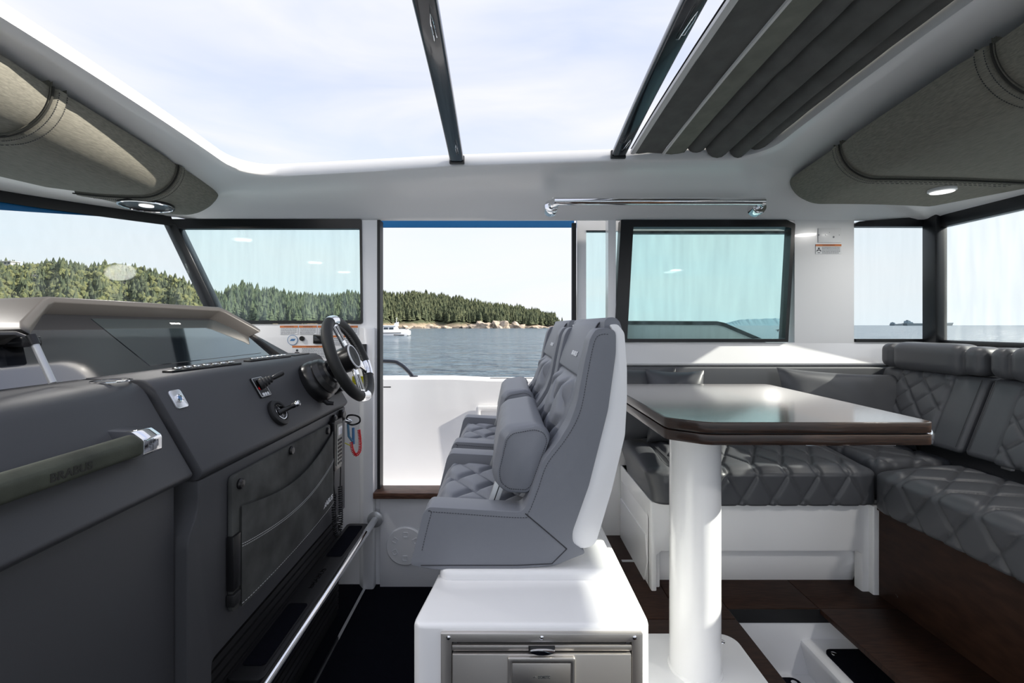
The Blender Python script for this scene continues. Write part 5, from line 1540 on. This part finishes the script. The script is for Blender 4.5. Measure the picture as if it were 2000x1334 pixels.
def conifer_g(seed, tiers=5, seg=7):
    rd = random.Random(seed); v, f = [], []
    for k in range(tiers):
        z0 = .10 + .78 * k / tiers; z1 = min(1, z0 + .34); r = .21 * (1 - k / tiers) ** .8 + .02
        b = len(v)
        for s in range(seg):
            a = 2 * PI * s / seg + k; rr = r * rd.uniform(.65, 1.25)
            v.append(Vector((rr * math.cos(a), rr * math.sin(a), z0 + rd.uniform(-.03, .03))))
        v.append(Vector((rd.uniform(-.01, .01), 0, z1)))
        f += [(b + s, b + (s + 1) % seg, b + seg) for s in range(seg)]
    return v, f
def leafy_g(seed):
    rd = random.Random(seed); v, f = [], []
    for k in range(4):
        bm = bmesh.new(); bmesh.ops.create_icosphere(bm, subdivisions=1, radius=.26)
        c = Vector((rd.uniform(-.16, .16), rd.uniform(-.16, .16), .42 + .13 * k)); b = len(v)
        for q in bm.verts: v.append(q.co * rd.uniform(.75, 1.2) * (1 - .1 * k) + c)
        f += [tuple(b + q.index for q in fc.verts) for fc in bm.faces]; bm.free()
    return v, f
protos = [conifer_g(s) for s in range(5)]; lprotos = [leafy_g(s) for s in range(3)]
def mesh_of(name, g, m):
    me = bpy.data.meshes.new(name); me.from_pydata([tuple(p) for p in g[0]], [], g[1]); me.materials.append(M[m]); return me
pm = [mesh_of('conifer_crown', g, 'conifer') for g in protos]; lm = [mesh_of('leafy_crown', g, 'leafy') for g in lprotos]
tg = tubeg([Vector((0, 0, -.05)), Vector((0, 0, .5))], [.02, .012], 5); tm = mesh_of('tree_trunk', tg, 'trunk')
def tree_obj(px, t, h, leafy, label, group, k):
    p = ground(px, t)
    e = thing('leafy_tree' if leafy else 'conifer_tree', label, 'tree', p, group)
    for me, nm in (((lm if leafy else pm)[k % (3 if leafy else 5)], 'crown'), (tm, 'trunk')):
        o = bpy.data.objects.new(nm, me); C.objects.link(o); o.parent = e
    e.scale = (h * random.uniform(.85, 1.25), h, h); e.rotation_euler[2] = random.uniform(0, 6.28)
rnd = random.Random(3)
# trees that stand out one by one along the waterline of the island
for k in range(110):
    px = 738 + (1100 - 738) * (k + rnd.random()) / 110
    tree_obj(px, rnd.uniform(.08, .26), rnd.uniform(5, 9), False, 'dark conifer at the front edge of the island wood seen through the doorway', 'front row conifers of the island', k)
for k in range(70):
    px = 420 + (705 - 420) * (k + rnd.random()) / 70
    tree_obj(px, rnd.uniform(.05, .5), rnd.uniform(7, 12), False, 'green conifer on the near shore seen through the side pane', 'shore conifers behind the side pane', k)
for k in range(50):
    px = -10 + 410 * (k + rnd.random()) / 50
    tree_obj(px, rnd.uniform(.1, .95), rnd.uniform(6, 11), True, 'olive leafy tree on the hillside beyond the windscreen', 'leafy hillside trees', k)
# the forest mass
def mass(name, label, px0, px1, n, fn, hmin, hmax, m, pr, t0, t1):
    V_, F_ = [], []; off = 0
    for k in range(n):
        px = rnd.uniform(px0, px1); t = t0 + (t1 - t0) * rnd.random() ** .8
        p = ground(px, t); h = rnd.uniform(hmin, hmax); g = pr[k % len(pr)]; a = rnd.uniform(0, 6.28); ca, sa = math.cos(a), math.sin(a); wx = rnd.uniform(.85, 1.3)
        if px > 1085: h *= .55
        A = np.array([tuple(q) for q in g[0]])
        B = np.stack([(A[:, 0] * ca - A[:, 1] * sa) * h * wx + p.x, (A[:, 0] * sa + A[:, 1] * ca) * h * wx + p.y, A[:, 2] * h + p.z], 1)
        V_.append(B); F_ += [tuple(i + off for i in q) for q in g[1]]; off += len(A)
    me = bpy.data.meshes.new(name); me.from_pydata(np.concatenate(V_).tolist(), [], F_); me.materials.append(M[m])
    o = bpy.data.objects.new(name, me); C.objects.link(o)
    return tag(o, label, 'forest', None, 'stuff')
mass('conifer_forest', 'dense dark conifer forest covering the island slope', 730, 1112, 2600, None, 5, 9, 'conifer', protos, .1, 1.0)
mass('shore_forest', 'dense green conifer forest behind the side pane', 380, 740, 1500, None, 6, 10, 'conifer', protos, .04, 1.0)
mass('hillside_forest', 'mixed conifers covering the hillside beyond the windscreen', -890, 400, 4200, None, 6, 11, 'conifer', protos, .05, 1.0)
mass('hillside_broadleaf', 'mixed olive broadleaf growth on the hillside beyond the windscreen', -890, 400, 1700, None, 5, 9, 'leafy', lprotos, .02, .95)

# rock outcrops on the waterline
M['rock'] = mat('shore_rock', (.40, .33, .26), .9, var=.45, vscale=.5)
for k, (px, wd, hh) in enumerate(((795, 16, 2.6), (838, 26, 3.2), (870, 18, 2.6), (915, 22, 3.0), (945, 34, 6.5), (978, 22, 7.5), (1010, 26, 5.5), (1050, 20, 2.4), (1080, 22, 2.2), (1100, 16, 2.0))):
    y = shore(px) - 2; D = y
    bm = bmesh.new(); bmesh.ops.create_icosphere(bm, subdivisions=3, radius=1)
    rd = random.Random(k)
    for q in bm.verts:
        n_ = .75 + .25 * math.sin(5 * q.co.x + k) * math.cos(4 * q.co.z + 2 * k) + rd.uniform(-.08, .08)
        q.co = Vector((q.co.x * wd * D / FPX * n_, q.co.y * 6 * n_, q.co.z * hh * (n_ if q.co.z > 0 else 1)))
    vv = [q.co + Vector(((px - 985) / FPX * D, y, WZ)) for q in bm.verts]; ff = [tuple(q.index for q in fc.verts) for fc in bm.faces]; bm.free()
    lab = {4: 'broad pale rock outcrop at the middle of the island waterline', 5: 'tall pale rock knob on the island waterline', 6: 'tan rock outcrop right of the tall knob on the waterline'}.get(k, ['low tan rock ledge on the waterline just right of the motor boat', 'long low rock ledge second right of the motor boat', 'low rock ledge on the waterline left of the broad outcrop', 'rock ledge touching the left side of the broad outcrop', '', '', '', 'low rock ledge next right of the tan outcrop', 'low rock ledge near the island point', 'last low rock ledge at the tip of the island'][k])
    obj('rock_outcrop', vv, ff, 'rock', smooth=30, label=lab, cat='rock', group='waterline rocks')

# houses on the hillside
M['housewall'] = mat('house_wall', (.62, .60, .56), .8); M['houseroof'] = mat('house_roof', (.30, .28, .27), .8); M['houseglass'] = mat('house_window', (.05, .07, .09), .2)
def house(px, py, wpx, hpx, label, flat=False):
    # put it on the slope at the depth where the ground meets this bearing and height
    best = min((abs((635 - (ground(px, t).z - CAM.z) / ground(px, t).y * FPX) - py), t) for t in np.linspace(.1, 1, 40))
    t = best[1]; p = ground(px, max(.05, t - .05)); D = p.y
    w_, h_ = wpx * D / FPX, hpx * D / FPX
    zb = CAM.z - (py + hpx / 2 - 635) / FPX * D
    p.y -= 6
    e = thing('hillside_house', label, 'house', (p.x, p.y, zb - 2), 'hillside houses')
    box('wall', p.x - w_ / 2, p.x + w_ / 2, p.y, p.y + 7, zb - 3, zb + h_, 'housewall', e)
    if flat: box('roof', p.x - w_ * .55, p.x + w_ * .55, p.y - .8, p.y + 7.5, zb + h_, zb + h_ + .4, 'housewall', e)
    else: prism('roof', [(p.x - w_ * .58, zb + h_), (p.x + w_ * .58, zb + h_), (p.x + w_ * .25, zb + h_ * 1.55), (p.x - w_ * .25, zb + h_ * 1.55)], 'y', p.y - .6, p.y + 7.6, 'houseroof', e)
    n = max(2, int(wpx / 7))
    for i in range(n):
        x = p.x - w_ / 2 + w_ * (i + .5) / n
        box('window', x - w_ / n * .3, x + w_ / n * .3, p.y - .15, p.y, zb + h_ * .3, zb + h_ * .75, 'houseglass', e)
for a in ((12, 516, 50, 6, 'long pale flat roofed building on the hilltop at the left edge', True), (10, 542, 12, 6, 'small white house below the hilltop at the left edge'), (82, 545, 18, 6, 'pale house in the trees left of the middle of the windscreen'),
          (150, 550, 18, 5, 'pale low house above the yellow trees beyond the windscreen'), (142, 568, 16, 6, 'white house just above the hood beyond the windscreen'), (182, 554, 20, 5, 'grey white house among dark trees beyond the windscreen'),
          (255, 559, 16, 6, 'cream house right of the middle of the windscreen'), (290, 568, 10, 5, 'small cream house beside the wind deflector'), (388, 587, 22, 7, 'white waterside house beside the windscreen pillar', True)):
    house(*a)

# ---- passing motor boat
mb = thing('motor_boat', 'white cabin motor boat passing on the water beyond the doorway', 'boat', tuple(at(765, 656, 100)))
Dm = 100.0
def bq(px, py): return (X(px, Dm), Z(py, Dm))
prism('hull', [bq(690, 648), bq(700, 658), bq(792, 658), bq(800, 654), bq(800, 646), bq(786, 643)], 'y', Dm - 1.3, Dm + 1.3, 'label', mb, .08)
prism('stripe', [bq(694, 650.5), bq(786, 649.2), bq(786, 650.4), bq(695, 652)], 'y', Dm - 1.35, Dm - 1.3, 'ink', mb)
prism('cabin', [bq(705, 646), bq(716, 637), bq(774, 637), bq(778, 645)], 'y', Dm - 1.0, Dm + 1.0, 'label', mb, .05)
for i in range(5):
    prism('cabin_window', [bq(720 + i * 10.5, 643.5), bq(721 + i * 10.5, 639.5), bq(728.5 + i * 10.5, 639.5), bq(729 + i * 10.5, 643.5)], 'y', Dm - 1.05, Dm - 1.0, 'houseglass', mb)
prism('roof', [bq(708, 637), bq(712, 635.5), bq(777, 635.5), bq(777, 637)], 'y', Dm - 1.1, Dm + 1.1, 'label', mb, .03)
tube('mast', [Vector((bq(773, 636)[0], Dm, bq(773, 636)[1])), Vector((bq(775, 620)[0], Dm, bq(775, 620)[1]))], .06, 'label', mb, 6)
prism('radar_arch', [bq(770, 636), bq(772, 631), bq(778, 629), bq(777, 636)], 'y', Dm - .6, Dm + .6, 'label', mb)
prism('outboard_engine', [bq(790, 655), bq(790, 645), bq(797, 643.5), bq(800, 648), bq(799, 655)], 'y', Dm - .8, Dm + .8, 'label', mb, .05)
prism('swim_step', [bq(772, 654.5), bq(792, 655), bq(792, 653.5), bq(772, 653)], 'y', Dm - 1.4, Dm - 1.3, 'ink', mb)

# ---- far ships and the far low coast
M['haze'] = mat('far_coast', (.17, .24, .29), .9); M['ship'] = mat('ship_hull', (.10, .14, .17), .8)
Dh = 2600.0
rd = random.Random(5); v = []; n = 70
for i in range(n):
    px = 1180 + (1600 - 1180) * i / (n - 1)
    top = float(np.interp(px, [1180, 1420, 1460, 1510, 1560, 1600], [634, 633, 624, 622, 621, 628])) + rd.uniform(-1, 1.0)
    v += [(X(px, Dh), Dh, WZ), (X(px, Dh), Dh + 60, Z(top, Dh)), (X(px, Dh), Dh + 260, WZ)]
f = []
for i in range(n - 1):
    for j in range(2): f.append((3 * i + j, 3 * i + 3 + j, 3 * i + 4 + j, 3 * i + 1 + j))
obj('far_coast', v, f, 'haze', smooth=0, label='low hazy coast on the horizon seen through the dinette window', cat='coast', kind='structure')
def ship(px0, px1, D, label, h):
    e = thing('cargo_ship', label, 'ship', (X((px0 + px1) / 2, D), D, WZ), 'ships on the horizon')
    L = px1 - px0; q = lambda a, b: (X(px0 + L * a, D), Z(634.5 - h * b, D))
    zw = WZ - .6
    prism('hull', [(q(.02, 0)[0], zw), q(0, .45), q(.96, .40), q(1, .6), (q(.97, 0)[0], zw)], 'y', D - 12, D + 12, 'ship', e)
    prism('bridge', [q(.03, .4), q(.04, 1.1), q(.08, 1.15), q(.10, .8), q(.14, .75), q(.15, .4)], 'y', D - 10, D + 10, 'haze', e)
    prism('funnel', [q(.05, 1.1), q(.05, 1.35), q(.08, 1.35), q(.08, 1.1)], 'y', D - 3, D + 3, 'ship', e)
ship(1766, 1857, 1900.0, 'long low cargo ship on the horizon behind the corner pillar', 7)
ship(1742, 1759, 1900.0, 'small vessel on the horizon left of the cargo ship', 4)
